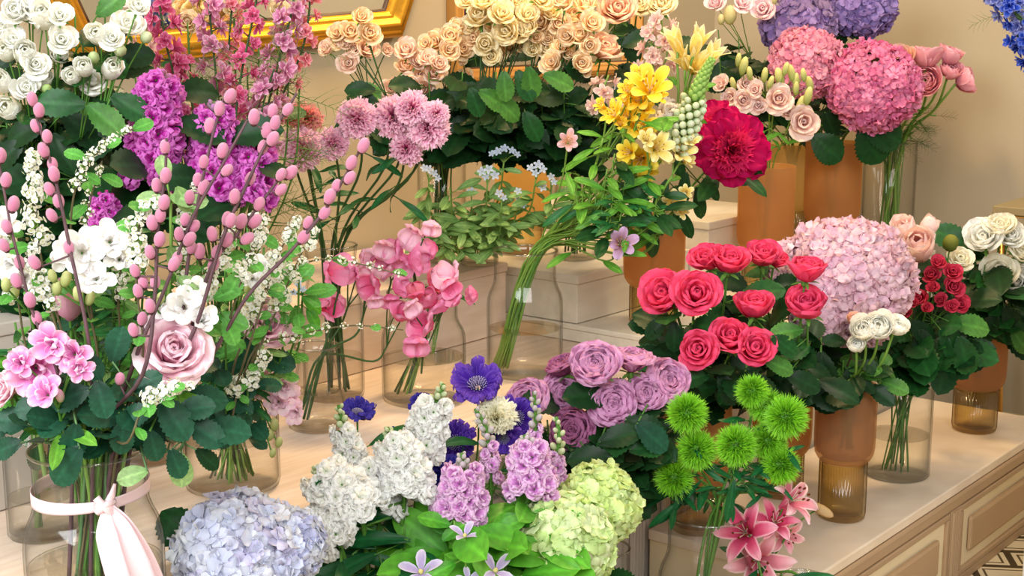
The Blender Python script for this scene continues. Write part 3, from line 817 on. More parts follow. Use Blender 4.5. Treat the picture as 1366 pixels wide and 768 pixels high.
def b_rose(p, s=0, open=.55, n=24): return cached(('rose_bloom', p, s, open, n), lambda: rose(PP(p), s + 11 * n, n, open), M_PETAL)
def b_garden(p, s=0): return cached(('rose_bloom', p, 'g', s), lambda: rose(PP(p), s, 62, .62, .028), M_PETAL)
def b_spray(p, s=0): return cached(('rose_bloom', p, 'sp', s), lambda: rose(PP(p), s, 17, .42 + .12 * (s % 3)), M_PETAL)
def b_bud(p, s=0): return cached(('rosebud', p, s), lambda: rosebud(PP(p), s), M_PETAL)
def b_ran(p, s=0, open=.5): return cached(('ranunculus_bloom', p, s, open), lambda: ranunculus(PP(p), s, 50, open), M_PETAL)
def b_carn(p, s=0): return cached(('carnation_bloom', p, s), lambda: carnation(PP(p), s, 70), M_PETAL)
def b_peony(p, s=0): return cached(('peony_bloom', p, s), lambda: peony(PP(p), s), M_PETAL)
def b_stock(p, s=0): return cached(('stock_floret', p, s), lambda: stock_floret(PP(p), s), M_PETAL)
def b_lark(p, s=0): return cached(('larkspur_floret', p, s), lambda: larkspur_floret(PP(p), s), M_PETAL)
def b_free(p, s=0): return cached(('freesia_floret', p, s), lambda: freesia_floret(PP(p), s), M_PETAL)
def b_als(p, s=0): return cached(('alstroemeria_floret', p, s), lambda: trumpet(PP(p), s, 6, .155, 62, stamens=c(200, 150, 60)), M_PETAL)
def b_lily(p, s=0): return cached(('lily_bloom', p, s), lambda: trumpet(PP(p), s, 6, .145, 98, shape='oval', stamens=c(120, 60, 30), ruf=.035), M_PETAL)
def b_tulip(p, s=0): return cached(('tulip_bloom', p, s), lambda: trumpet(PP(p), s, 6, .16, 34, shape='point', ruf=.02), M_PETAL)
def b_pea(p, s=0): return cached(('sweet_pea_bloom', p, s), lambda: sweetpea(PP(p), s), M_PETAL)
def b_scab(p, s=0, flat=80): return cached(('scabiosa_bloom', p, s, flat), lambda: scabiosa(PP(p), s, flat), M_PETAL)
def b_star(p, n, s=0): return cached(('star_bloom', p, n, s), lambda: star(PP(p), n, .11, s, (55, 68, 100)), M_PETAL)
def b_small(p, s=0): return cached(('small_floret', p, s), lambda: star(PP(p), 5, .15, s, (65, 80, 95)), M_PETAL)
def b_fuzz(s=0): return cached(('fluffy_head', s), lambda: fuzzball(c(58, 130, 14), c(150, 222, 54), s, 1700), M_LEAF)
def b_clus(s=0, n=16): return cached(('blossom_cluster', s, n), lambda: cluster(s, n), M_PETAL)
def gb(name, ca, cb, long=1.5): return cached((name, tuple(np.round(ca, 3)), tuple(np.round(cb, 3)), long), lambda: bud_mesh(ca, cb, long), M_PETAL)
def b_cat(s=0): return cached(('catkin', s), lambda: MB().add(*sphere((.42, .42, .6), 10, 8, c(208, 104, 146), c(232, 156, 186))), M_FUZZ)
def calyx_me(): return cached(('calyx', 0), lambda: calyx(0), M_LEAF)
LEAF = {
    'rose': lambda s: leaf_mesh(c(24, 66, 30), c(36, 92, 40), .31, 'oval', .3, .16, 1, s, nv=20), 'roseblue': lambda s: leaf_mesh(c(20, 58, 42), c(36, 88, 62), .33, 'oval', .2, .1, 1, s, nv=20),
    'rosemid': lambda s: leaf_mesh(c(52, 104, 40), c(84, 136, 56), .31, 'oval', .25, .16, 1, s, nv=20), 'dark': lambda s: leaf_mesh(c(16, 46, 20), c(24, 62, 28), .3, 'oval', .35, .18, 1, s, nv=18),
    'hyd': lambda s: leaf_mesh(c(18, 60, 26), c(26, 78, 34), .40, 'oval', .3, .12, 1, s, nv=24, vein=.22), 'lance': lambda s: leaf_mesh(c(30, 90, 44), c(50, 116, 56), .11, 'oval', .5, .2, 0, s),
    'lancedark': lambda s: leaf_mesh(c(16, 74, 36), c(24, 94, 46), .105, 'oval', .45, .2, 0, s), 'bright': lambda s: leaf_mesh(c(58, 136, 30), c(98, 170, 48), .26, 'oval', .35, .15, 0, s),
    'strap': lambda s: leaf_mesh(c(74, 140, 40), c(110, 168, 60), .13, 'oval', .35, .2, 0, s), 'tweed': lambda s: leaf_mesh(c(104, 150, 76), c(152, 188, 112), .16, 'oval', .4, .2, 0, s),
    'peony': lambda s: leaf_mesh(c(22, 58, 26), c(40, 84, 38), .2, 'oval', .4, .2, 0, s), 'pale': lambda s: leaf_mesh(c(120, 158, 90), c(150, 182, 118), .33, 'oval', .2, .1, 0, s),
    'fresh': lambda s: leaf_mesh(c(70, 140, 50), c(104, 172, 78), .3, 'oval', .25, .15, 1, s, nv=18), 'fern': lambda s: feather(c(96, 124, 58), c(130, 150, 84), s), 'ferndark': lambda s: feather(c(40, 90, 30), c(80, 130, 50), s),
}
def feather(ca, cb, seed):
    """finely divided larkspur leaf"""
    r = random.Random(seed); m = MB()
    m.add(*tube(catmull([(0, 0, 0), (.02, .5, .02), (0, 1, -.12)], 3), .008, .004, 4), ca)
    for i in range(9):
        y = .2 + .08 * i; sx = 1 if i % 2 else -1; l = .42 * (1 - .5 * y)
        v, f = tube(catmull([(0, y, 0), (sx * l * .5, y + l * .5, r.uniform(-.05, .1)), (sx * l, y + l * .8, r.uniform(-.15, .1))], 2), .007, .003, 3); m.add(v, f, mix(ca, cb, r.random()))
    return m
def leaf_me(k, s): return cached(('leaf', k, s), lambda: LEAF[k](s), M_LEAF)

# ------------------------------------------------------------------ stems, blooms and leaves
RT, UP = Vector((1, 0, 0)), Vector((0, 0, 1))
def toc(p): 
    d = Vector((0, 0, CH)) - p; return d.normalized()
def facing(p, f=(0, .35, .9)):
    t = toc(p); t.z *= .5
    return (RT * f[0] + UP * f[1] + t.normalized() * f[2]).normalized()
def orient(loc, z, scale, spin=0.):
    q = z.to_track_quat('Z', 'Y').to_matrix().to_4x4()
    return Matrix.Translation(loc) @ q @ Matrix.Rotation(spin, 4, 'Z') @ Matrix.Scale(scale, 4)
def leaf_M(loc, d, nrm, size):
    y = d.normalized(); x = y.cross(nrm); 
    if x.length < 1e-3: x = y.cross(Vector((1, .2, .3)))
    x.normalize(); z = x.cross(y)
    R = Matrix((x, y, z)).transposed().to_4x4()
    return Matrix.Translation(loc) @ R @ Matrix.Scale(size, 4)

C_STEM = {'green': c(74, 122, 44), 'dark': c(48, 82, 36), 'pale': c(124, 164, 78), 'blue': c(84, 122, 76), 'lime': c(110, 150, 60), 'brown': c(84, 60, 50)}
class Flower:
    def __init__(s, name, label, cat, V, group=None, stem='green', sr=.0022):
        s.V, s.col, s.sr = V, C_STEM[stem], sr
        a = rnd.uniform(0, 2 * PI); r = V.br * math.sqrt(rnd.random()) * .8
        ln = getattr(V, 'lean', None)
        if ln is not None: r *= .45
        s.base = V.p - (ln * V.br * 1.0 if ln is not None else Vector()) + Vector((r * math.cos(a), r * math.sin(a), .013))
        s.root = empty(name, s.base, label, cat, group)
        s.mb = MB(); s.main = []
    def L(s, p): return p - s.base
    def rimpt(s, T):
        d = T - s.V.rim; d.z = 0
        k = min(1, d.length / .12); d = d.normalized() if d.length > 1e-4 else Vector((1, 0, 0))
        a = rnd.uniform(0, 2 * PI); j = rnd.uniform(0, .3) * s.V.rr
        if hasattr(s.V, 'lean'): return s.V.rim + s.V.lean * s.V.rr * .55 + Vector((j * math.cos(a), j * math.sin(a), 0)) * 1.2
        return s.V.rim + d * s.V.rr * .65 * k + Vector((j * math.cos(a), j * math.sin(a), 0))
    def stemto(s, pts, r=None, r1=None, n=6, main=False, col=None):
        P_ = catmull([tuple(p) for p in pts], n)
        r = r or s.sr
        s.mb.add(*tube([np.array(p) - np.array(s.base) for p in P_], r, r1 or r * .8, 6), s.col if col is None else col)
        if main: s.main = [Vector(p) for p in P_]
        return [Vector(p) for p in P_]
    def stem(s, T, end=None, lift=.5):
        """main stem: vase foot, through the rim, up to T arriving along end"""
        rp = s.rimpt(T)
        # straight through the neck: keep inside the glass
        pts = [s.base, rp]
        if end is not None:
            dist = (T - rp).length
            m = T - end.normalized() * dist * .4; m = m * .6 + (rp + (T - rp) * .6) * .4
            if dist > .03: pts.append(m)
        pts.append(T)
        return s.stemto(pts, main=True)
    def bloom(s, me, p, size, f=(0, .35, .9), name='bloom', cal=False, spin=None, dirv=None, csc=.8):
        z = dirv if dirv is not None else facing(p, f)
        o = obj(name, me, s.root, M=orient(s.L(p), z, size, rnd.uniform(0, 6.28) if spin is None else spin))
        if cal: obj('calyx', calyx_me(), o, M=Matrix.Translation((0, 0, -.34)) @ Matrix.Scale(csc, 4))
        return o, z
    def leaf(s, p, d, nrm, size, k='rose', pet=None, name='leaf'):
        obj(name, leaf_me(k, rnd.randrange(3)), s.root, M=leaf_M(s.L(p), d, nrm, size))
        if pet is not None: s.mb.add(*tube([np.array(s.L(pet)), np.array(s.L(p))], s.sr * .5, k=4), s.col)
    def leafpx(s, u, v, Y, px, ang, k='rose', tilt=.5, roll=0.):
        """a leaf seen with its base at (u, v), pointing at ang degrees in the picture"""
        p = P(u, v, Y); a = math.radians(ang)
        d = RT * math.cos(a) + UP * math.sin(a) + toc(p) * rnd.uniform(-.1, .25)
        n = toc(p) + UP * tilt + RT * roll
        near = min(s.main, key=lambda q: (q - p).length) if s.main else s.base
        s.leaf(p, d, n, S(px, p), k, pet=near)
    def leaves(s, n, size, k='rose', t0=.4, t1=.9, out=.9, up=-.05, pet=.35, cam=.3):
        """n leaves spread along the visible part of the main stem"""
        zr = s.V.rim.z
        vis = [q for q in s.main if q.z > zr - .01] or s.main
        for i in range(n):
            t = t0 + (t1 - t0) * (i + rnd.random()) / n
            q = vis[min(len(vis) - 1, int(t * (len(vis) - 1)))]
            a = rnd.uniform(0, 2 * PI)
            d = Vector((math.cos(a) * out, math.sin(a) * out, up + rnd.uniform(-.55, .5))) + toc(q) * cam
            sz = size * rnd.uniform(.75, 1.2)
            d.normalize()
            s.leaf(q + d * sz * pet, d, UP * .65 + toc(q) * 1.0 + Vector((rnd.uniform(-.6, .6), 0, rnd.uniform(-.3, .3))), sz, k, pet=q)
    def done(s, name='stem'):
        if s.mb.n: obj(name, s.mb.mesh(name, M_STEM), s.root)
        return s.root

def single(name, label, cat, V, u, v, Y, d, me, f=(0, .35, .9), bname='bloom', back=.35, stem='green', sr=.0022, cal=False, leaves=(0, 0), lk='rose', lpx=(), group=None, lt=(.25, .9), **kw):
    F = Flower(name, label, cat, V, group, stem, sr)
    p = P(u, v, Y); sz = S(d, p)
    o, z = F.bloom(me, p, sz, f, bname, cal)
    F.stem(p - z * sz * back, z * .6 + UP * .6)
    if leaves[0]: F.leaves(leaves[0], leaves[1], lk, *lt, **kw)
    for L in lpx: F.leafpx(L[0], L[1], L[2], L[3], L[4], L[5] if len(L) > 5 else lk, *(L[6:]))
    F.done(); return F

def spray(name, label, cat, V, Y, blooms, node=None, stem='green', sr=.0022, cal=True, leaves=(0, 0), lk='rose', lt=(.2, .95), lpx=(), bname='bloom', group=None, dy=.04, spread=.5, **kw):
    """one branching stem with several blooms: (u, v, d, mesh[, facing[, name]])"""
    F = Flower(name, label, cat, V, group, stem, sr)
    pts = []
    for b in blooms:
        p = P(b[0], b[1], Y + rnd.uniform(-dy, dy)); pts.append(p)
    cen = sum(pts, Vector()) / len(pts)
    nd = P(node[0], node[1], Y + .02) if node else cen + (V.rim - cen) * .33
    F.stem(nd, (cen - nd).normalized() + UP * .3)
    for p, b in zip(pts, blooms):
        sz = S(b[2], p); out = (p - cen); f = b[4] if len(b) > 4 else None
        if f is None:
            g = facing(p, (0, .35, .8)) + out.normalized() * min(1, out.length / .05) * .45
        else: g = facing(p, f)
        g.normalize()
        nm = b[5] if len(b) > 5 else bname
        F.bloom(b[3], p, sz, name=nm, cal=cal and nm in ('bloom', 'bud') and 'rose' in name, dirv=g)
        q = p - g * sz * .33
        F.stemto([nd, nd + (q - nd) * .55 + UP * .006 - g * .006, q], sr * .62)
    if leaves[0]: F.leaves(leaves[0], leaves[1], lk, *lt, **kw)
    for L in lpx: F.leafpx(L[0], L[1], L[2], L[3], L[4], L[5] if len(L) > 5 else lk, *(L[6:]))
    F.done(); return F

def spike(name, label, cat, V, Y, path, d0, d1, n, meshes, fname='floret', stem='green', sr=.003, t0=.0, budn=0, bud=None, budpx=8, leaves=(0, 0), lk='lance', lpx=(), rad=.42, fup=.25, lt=(.2, .9), lean=0, group=None, **kw):
    """florets set in a spiral along the path (pixels, bottom to top)"""
    F = Flower(name, label, cat, V, group, stem, sr)
    pts = [P(u, v, Y + lean * i) for i, (u, v) in enumerate(path)]
    rp = F.rimpt(pts[0])
    F.stemto([F.base, rp] + ([] if (pts[0] - rp).length < .05 else [rp + (pts[0] - rp) * .5 - UP * .01]) + pts, main=True)
    seg = [Vector(p) for p in catmull([tuple(p) for p in pts], 10)]
    tot = n + budn
    for i in range(tot):
        t = (i + .5) / tot * (len(seg) - 1); k = int(t); q = seg[k] + (seg[min(k + 1, len(seg) - 1)] - seg[k]) * (t - k)
        ax = (seg[min(k + 2, len(seg) - 1)] - seg[max(k - 2, 0)]).normalized()
        a = i * 2.399 + .4
        x = ax.cross(toc(q)).normalized(); y = toc(q)
        out = (x * math.cos(a) + y * math.sin(a)).normalized()
        tt = i / max(1, tot - 1)
        if i < n:
            dd = S(d0 + (d1 - d0) * tt, q) * rnd.uniform(.88, 1.12)
            F.bloom(meshes[i % len(meshes)], q + out * dd * rad, dd, name=fname, dirv=(out + ax * fup + toc(q) * .25).normalized())
            F.stemto([q - ax * dd * .2, q + out * dd * rad * .8], sr * .4, n=1)
        else:
            b = (i - n) / max(1, budn)
            bz = S(budpx * (1.25 - .6 * b), q)
            pos = q + (out * 1.0 * (1 - .6 * b)) * S(budpx * .9, q)
            F.bloom(bud, pos, bz, name='bud', dirv=(out * (1 - .5 * b) + ax * .9).normalized())
            F.stemto([q - ax * bz * .3, pos], sr * .35, n=1)
    if leaves[0]: F.leaves(leaves[0], leaves[1], lk, *lt, **kw)
    for L in lpx: F.leafpx(L[0], L[1], L[2], L[3], L[4], L[5] if len(L) > 5 else lk, *(L[6:]))
    F.done(); return F

def willow(label, V, Y, path, cats, Y1=None, px=17):
    F = Flower('pussy_willow_branch', label, 'pussy willow', V, None, 'brown', .003)
    F.col = c(92, 66, 72)
    Y1 = Y if Y1 is None else Y1
    pts = [P(u, v, Y + (Y1 - Y) * i / max(1, len(path) - 1)) for i, (u, v) in enumerate(path)]
    F.stemto([F.base, F.rimpt(pts[0])] + pts, .0028, .0013, main=True)
    for u, v in cats:
        best = None
        for i, q in enumerate(F.main):
            w = q - Vector((0, 0, CH)); zc = w.y * cp_ - w.z * sp_
            qu = PCX + FPX * w.x / zc; qv = PCY - FPX * (w.y * sp_ + w.z * cp_) / zc
            dd = (qu - u) ** 2 + (qv - v - 8) ** 2
            if best is None or dd < best[0]: best = (dd, i)
        q = F.main[best[1]]; i = best[1]
        ax = (F.main[min(i + 2, len(F.main) - 1)] - F.main[max(0, i - 2)]).normalized()
        p = P(u, v, q.y + rnd.uniform(-.008, .008)); sz = S(px, p) * rnd.uniform(.95, 1.15)
        dv = (ax * .9 + (p - q).normalized() * .5 + UP * .3).normalized()
        F.bloom(b_cat(0), p, sz, name='catkin', dirv=dv)
        F.stemto([q, p - dv * sz * .45], .0012, n=1)
        F.mb.add(*sphere((sz * .25, sz * .25, sz * .2), 6, 4, c(70, 40, 40), at=tuple(F.L(p - dv * sz * .5))))
    obj('branch', F.mb.mesh('branch', M_BARK), F.root)

def spirea(label, V, Y, path, n=7, px=26, t0=.45, leafn=6, off=8, cn=18):
    F = Flower('spirea_spray', label, 'spirea', V, None, 'dark', .0014)
    F.col = c(92, 84, 56)
    pts = [P(u, v, Y) for u, v in path]
    F.stemto([F.base, F.rimpt(pts[0])] + pts, .0018, .0009, main=True)
    seg = [Vector(p) for p in catmull([tuple(p) for p in pts], 10)]
    for i in range(n):
        t = t0 + (1 - t0) * (i + .5) / n; q = seg[min(len(seg) - 1, int(t * (len(seg) - 1)))]
        k = rnd.uniform(.75, 1.2) * (1.1 - .35 * i / n)
        dv = Vector((rnd.uniform(-1, 1), -.6, rnd.uniform(-.1, .9))).normalized()
        p = q + dv * S(off, q)
        F.bloom(b_clus(rnd.randrange(3), cn), p, S(px * k, p), name='blossom_cluster', dirv=dv)
        F.stemto([q, p], .0006, n=1)
    F.leaves(leafn, .022, 'fresh', .35, 1, pet=.2)
    F.done('twig')

def sprig(label, V, u, v, Y, n=12, size=.03, k='lance', stem='green', group=None, name='leafy_sprig', cat='greenery', t0=.15, **kw):
    F = Flower(name, label, cat, V, group, stem, .0018)
    T = P(u, v, Y); F.stem(T, UP)
    F.leaves(n, size, k, t0, 1.0, **kw)
    F.done(); return F
# ================================================================== the flowers
# ---- ribboned bouquet (V1)
single('rose', 'large pale pink open rose with deep pink heart, ribboned vase bouquet', 'rose', V1, 232, 468, 1.54, 108, b_rose('pinkrose', 4, .75, 30), (.12, .55, .9), cal=True, sr=.003,
       leaves=(4, .05), lk='roseblue', lt=(.3, .75), lpx=[(205, 545, 1.50, 52, 200, 'roseblue'), (215, 532, 1.49, 66, -58, 'roseblue'), (200, 575, 1.5, 46, -78, 'roseblue'), (250, 562, 1.51, 58, -32, 'roseblue')])
def freesia(label, V, Y, fl, buds, pal, node=None, f0=None, bc=('g',)):
    bl = [(u, v, d, b_free(pal, i % 3), (rnd.uniform(-.35, .35), rnd.uniform(-.1, .5), .9)) for i, (u, v, d) in enumerate(fl)]
    bl += [(u, v, d, gb('bud', c(150, 176, 90), c(232, 232, 170) if pal != 'freepink' else c(230, 160, 200), 1.7), (rnd.uniform(-.3, .3), .9, .3), 'bud') for u, v, d in buds]
    return spray('freesia', label, 'freesia', V, Y, bl, node, bname='floret', dy=.012, leaves=(2, .07), lk='strap', lt=(.4, .8))
freesia('white freesia with large open florets over pale buds, beside the small magenta stock', V1, 1.52, [(108, 336, 72), (148, 320, 60), (126, 368, 56), (86, 340, 46), (160, 344, 44)], [(88, 372, 15), (76, 384, 14), (104, 392, 14), (120, 398, 13), (70, 368, 12)], 'freewhite', (112, 410))
freesia('white freesia directly above the large pink rose', V1, 1.55, [(245, 408, 58), (272, 424, 48), (226, 416, 44), (258, 388, 44)], [(214, 398, 12), (206, 404, 11)], 'freewhite', (240, 450))
freesia('pink edged freesia with magenta blush low beside the ribboned vase', V1, 1.48, [(44, 494, 74), (66, 460, 62), (94, 472, 56), (58, 522, 52), (106, 492, 42), (26, 484, 42)], [(80, 528, 12)], 'freepink', (78, 545))
freesia('pale blush freesia dipping over the shallow bowl of stems', C1, 1.98, [(356, 498, 44), (378, 514, 46), (372, 536, 44), (392, 550, 36), (346, 520, 34), (390, 526, 30)], [(366, 566, 12), (360, 580, 11), (372, 590, 10), (364, 604, 9)], 'freepale', (340, 520))
freesia('white freesia behind the grey green leaves, beneath the pussy willow', C1, 1.8, [(352, 356, 40), (338, 372, 34), (366, 350, 30)], [(330, 385, 9)], 'freewhite')
freesia('white freesia cut off by the photo edge beside pussy willow', V1, 1.58, [(6, 296, 44), (12, 352, 48), (34, 368, 36)], [(8, 380, 13), (20, 390, 12), (40, 398, 12)], 'freewhite', (40, 420))
single('rose', 'dusky pink rose, two toned, beside the shallow bowl of stems', 'rose', C1, 352, 432, 1.86, 74, b_rose('mauve', 2, .7), (.5, .4, .7), cal=True, leaves=(4, .05), lk='roseblue', lpx=[(318, 440, 1.85, 46, -80, 'roseblue'), (330, 470, 1.86, 44, -110, 'roseblue')])
single('rose', 'dusky mauve rosebud half hidden under the white freesia', 'rose', V1, 92, 404, 1.6, 40, b_bud('mauve', 2), (0, .9, .4), cal=True, leaves=(3, .045), lk='roseblue')
single('rose', 'pale pink rose showing only its edge at the photo border', 'rose', V1, 4, 520, 1.56, 50, b_rose('pinkrose', 4, .55), (-.5, .3, .6), cal=True, leaves=(3, .05), lk='roseblue')
# broad rose foliage around the ribboned vase
for lab, tip, lv in (
    ('rose foliage hanging over the rim of the ribboned vase above its band', (96, 540), [(102, 566, 1.47, 54, -104), (106, 598, 1.46, 66, -128), (130, 508, 1.49, 52, -80), (118, 520, 1.5, 58, 200)]),
    ('rose foliage dropping over the ribbon knot with one pale leaf', (190, 540), [(196, 628, 1.50, 42, 196, 'pale'), (150, 482, 1.5, 50, 72), (166, 560, 1.5, 48, -100), (178, 520, 1.5, 46, 30)]),
    ('rose foliage reaching past the lowest pink freesia to the photo edge', (50, 560), [(76, 536, 1.52, 58, 190), (46, 560, 1.55, 54, 178), (112, 470, 1.5, 44, -62), (28, 590, 1.55, 46, 200)]),
    ('rose foliage hanging toward the hydrangea, with a pale drooping stem end', (250, 560), [(242, 606, 1.52, 48, -92, 'pale'), (262, 600, 1.52, 40, -40, 'dark'), (228, 600, 1.5, 44, -70), (236, 548, 1.5, 52, 10)])):
    F = Flower('rose_leaf_sprig', lab, 'greenery', V1, None, 'blue', .0024); F.stem(P(tip[0], tip[1], 1.53), UP); F.leaves(4, .05, 'roseblue', .3, 1)
    for L in lv: F.leafpx(L[0], L[1], L[2], L[3], L[4], L[5] if len(L) > 5 else 'roseblue', .35)
    F.done()
F = Flower('salal_sprig', 'fresh green broad leaved sprig beside the white freesia over the rose', 'greenery', V1, None, 'green', .002); F.stem(P(290, 410, 1.62), UP)
for L in ((286, 398, 1.6, 40, 25), (300, 402, 1.6, 44, 62), (292, 420, 1.6, 42, -20), (322, 372, 1.62, 34, -150), (300, 424, 1.58, 40, -70)): F.leafpx(*L, 'fresh', .4)
F.done()
F = Flower('forget_me_not', 'small blue flowered leafy sprig between freesia and sweet peas', 'blue sprig', C1, None, 'green', .0018); F.stem(P(404, 392, 1.95), UP)
for L in ((392, 372, 1.94, 30, 120), (398, 376, 1.94, 30, 50), (388, 392, 1.94, 32, 170), (404, 396, 1.94, 34, -40), (396, 408, 1.94, 34, -95), (416, 392, 1.95, 34, 15), (384, 366, 1.94, 26, 90), (410, 412, 1.94, 30, -60)): F.leafpx(*L, 'bright' if rnd.random() < .5 else 'fresh', .4)
for u, v in ((404, 386), (392, 390), (398, 379)):
    p = P(u, v, 1.92); F.bloom(b_small('tweed'), p, S(11, p), name='floret'); F.stemto([p, F.main[-1]], .0007, n=1)
F.done()
# filler greenery inside the bouquet: nothing tells these apart
for i, (u, v) in enumerate(((20, 430), (60, 420), (100, 430), (140, 400), (175, 420), (190, 470), (130, 450), (40, 520), (160, 500), (285, 470), (300, 510), (270, 380), (210, 440), (330, 500), (10, 470), (240, 350), (165, 380), (300, 440))):
    sprig('soft green leafy filler sprig among the bouquet stems', V1 if u < 270 else C1, u, v, 1.62 if u < 270 else 1.8, 13, .036, ('lance', 'roseblue', 'ferndark', 'fresh')[i % 4], group='green filler in the ribboned bouquet', t0=.1)
for i, (u, v) in enumerate(((150, 350), (190, 330), (230, 300), (265, 330), (300, 350), (330, 300), (352, 330), (380, 380), (340, 400), (300, 400), (250, 440), (120, 460), (90, 500), (400, 350), (210, 270), (60, 380))):
    sprig('fine grey green filler sprig between pussy willow branches', V1 if u < 290 else C1, u, v, 1.66 if u < 290 else 1.86, 16, .028, ('tweed', 'fresh', 'lance', 'ferndark')[i % 4], group='fine filler behind the pussy willow', t0=.35)
F = Flower('sage_sprig', 'pale grey green broad leaves just below the magenta stocks', 'greenery', V1, None, 'pale', .002); F.stem(P(228, 270, 1.58), UP)
for L in ((228, 262, 1.56, 36, -10), (236, 250, 1.56, 38, -60), (222, 240, 1.56, 34, 100), (214, 262, 1.56, 36, 190), (244, 272, 1.56, 34, 10), (226, 330, 1.56, 30, -70), (238, 370, 1.55, 32, -30)): F.leafpx(*L, 'pale', .5)
F.done()
# pussy willow
willow('pussy willow branch rising at the photo edge, catkins down one side', V1, 1.5, [(78, 500), (45, 420), (26, 350), (12, 290), (-4, 200)], [(18, 272), (9, 302), (5, 327), (26, 350), (22, 374), (49, 424), (1, 207), (40, 400), (8, 240)])
willow('pussy willow branch crossing in front of the white spray roses', V1, 1.5, [(120, 470), (95, 340), (74, 240), (50, 160), (40, 122)], [(43, 132), (52, 147), (48, 168), (63, 182), (58, 200), (70, 219), (72, 232), (66, 252), (78, 268), (69, 287), (46, 350), (92, 330)])
willow('upright pussy willow branch below the large magenta stock', V1, 1.48, [(190, 500), (206, 400), (210, 310), (220, 235), (222, 184)], [(220, 196), (221, 234), (209, 247), (219, 270), (214, 287), (203, 297), (213, 319), (200, 336), (232, 352), (191, 376), (207, 376), (184, 388), (180, 361), (178, 440), (160, 505), (200, 408)])
willow('long dark pussy willow branch slanting up across the bouquet centre', V1, 1.52, [(180, 480), (222, 380), (258, 288), (300, 214), (330, 160)], [(297, 201), (272, 216), (253, 263), (259, 302), (253, 319), (247, 293), (239, 312), (303, 227), (190, 425), (236, 345)])
willow('pussy willow branch reaching into the larkspur', V1, 1.56, [(230, 470), (252, 340), (266, 260), (284, 180), (302, 120)], [(293, 145), (307, 128), (280, 168), (264, 240), (272, 250), (255, 330)])
willow('pussy willow branch ending beside the coral carnation', V1, 1.54, [(250, 460), (296, 320), (332, 240), (356, 190), (396, 124)], [(364, 148), (339, 156), (367, 164), (356, 174), (364, 185), (351, 196), (334, 238), (313, 262), (384, 146), (308, 294), (283, 312)])
willow('pussy willow branch with crowded catkins over the white spirea', V1, 1.56, [(240, 480), (280, 360), (316, 313), (350, 268), (382, 226)], [(375, 233), (388, 230), (375, 253), (346, 272), (340, 295), (322, 295), (303, 320), (289, 336), (285, 352), (266, 335), (303, 292), (330, 318)])
willow('pussy willow branch leaning far over toward the carnation vase', V1, 1.58, [(270, 490), (330, 395), (385, 338), (432, 282), (462, 232), (488, 186)], [(485, 194), (469, 217), (467, 237), (449, 248), (433, 284), (411, 297), (405, 316), (440, 262)])
# spirea
spirea('upright white spirea spray beside the crossing pussy willow', V1, 1.55, [(90, 470), (56, 350), (46, 260), (42, 206)], 9, 30, .4)
spirea('white spirea spray arching toward the large magenta stock', V1, 1.58, [(130, 470), (96, 330), (104, 240), (140, 196), (178, 172)], 11, 17, .45, off=5, cn=12)
spirea('thin white spirea twig standing bare over the white freesia', V1, 1.6, [(130, 470), (112, 340), (120, 270), (136, 215)], 7, 14, .5, off=6, cn=10)
spirea('white spirea spray in front of the small magenta stock', V1, 1.52, [(190, 480), (182, 380), (186, 300), (206, 262)], 8, 26, .4)
spirea('white spirea spray under the crowded pussy willow catkins', V1, 1.6, [(280, 480), (320, 380), (340, 320), (350, 280)], 9, 24, .35)
spirea('white spirea spray hanging toward the carnation vase', C1, 1.75, [(320, 500), (352, 400), (376, 330), (400, 290)], 9, 24, .35)
spirea('long bare spirea twig reaching across to the small carafe', C1, 1.82, [(320, 520), (342, 464), (400, 446), (470, 434), (538, 440)], 9, 15, .3, 3, off=4, cn=10)
spirea('thin spirea twig reaching across the sweet peas', C1, 1.85, [(330, 500), (372, 380), (420, 347), (480, 352), (540, 368)], 8, 13, .4, 3, off=4, cn=9)
spirea('white spirea spray just under the large pink rose', V1, 1.47, [(170, 590), (190, 545), (218, 520), (258, 518)], 7, 26, .4)
spirea('white spirea spray beside the drooping blush freesia', C1, 1.8, [(310, 560), (318, 520), (334, 500), (356, 470)], 6, 24, .3)
spirea('white spirea spray behind the crossing pussy willow, low down', V1, 1.54, [(90, 490), (70, 420), (52, 370), (44, 318)], 8, 27, .4)
for lab, V, Y, path, n, px in (('white spirea spray between the two middle pussy willow branches', V1, 1.6, [(220, 480), (240, 380), (250, 300), (262, 240)], 8, 26), ('white spirea spray above the white freesia over the rose', V1, 1.62, [(250, 480), (270, 400), (300, 340), (318, 300)], 9, 24),
    ('full white spirea spray beside the grey green leafy sprig', C1, 1.8, [(310, 500), (330, 440), (352, 390), (372, 352)], 9, 26), ('white spirea spray under the leaning pussy willow branch', C1, 1.82, [(330, 500), (366, 420), (392, 360), (420, 300)], 9, 22),
    ('white spirea spray behind the dusky pink rose', C1, 1.92, [(330, 520), (344, 460), (366, 410), (392, 388)], 7, 24), ('white spirea spray low against the small magenta stock stem', V1, 1.6, [(160, 480), (158, 400), (164, 330), (168, 290)], 8, 22), ('white spirea spray at the photo edge under the first pussy willow', V1, 1.6, [(40, 480), (24, 400), (14, 340), (4, 290)], 8, 26)):
    spirea(lab, V, Y, path, n, px, .35)
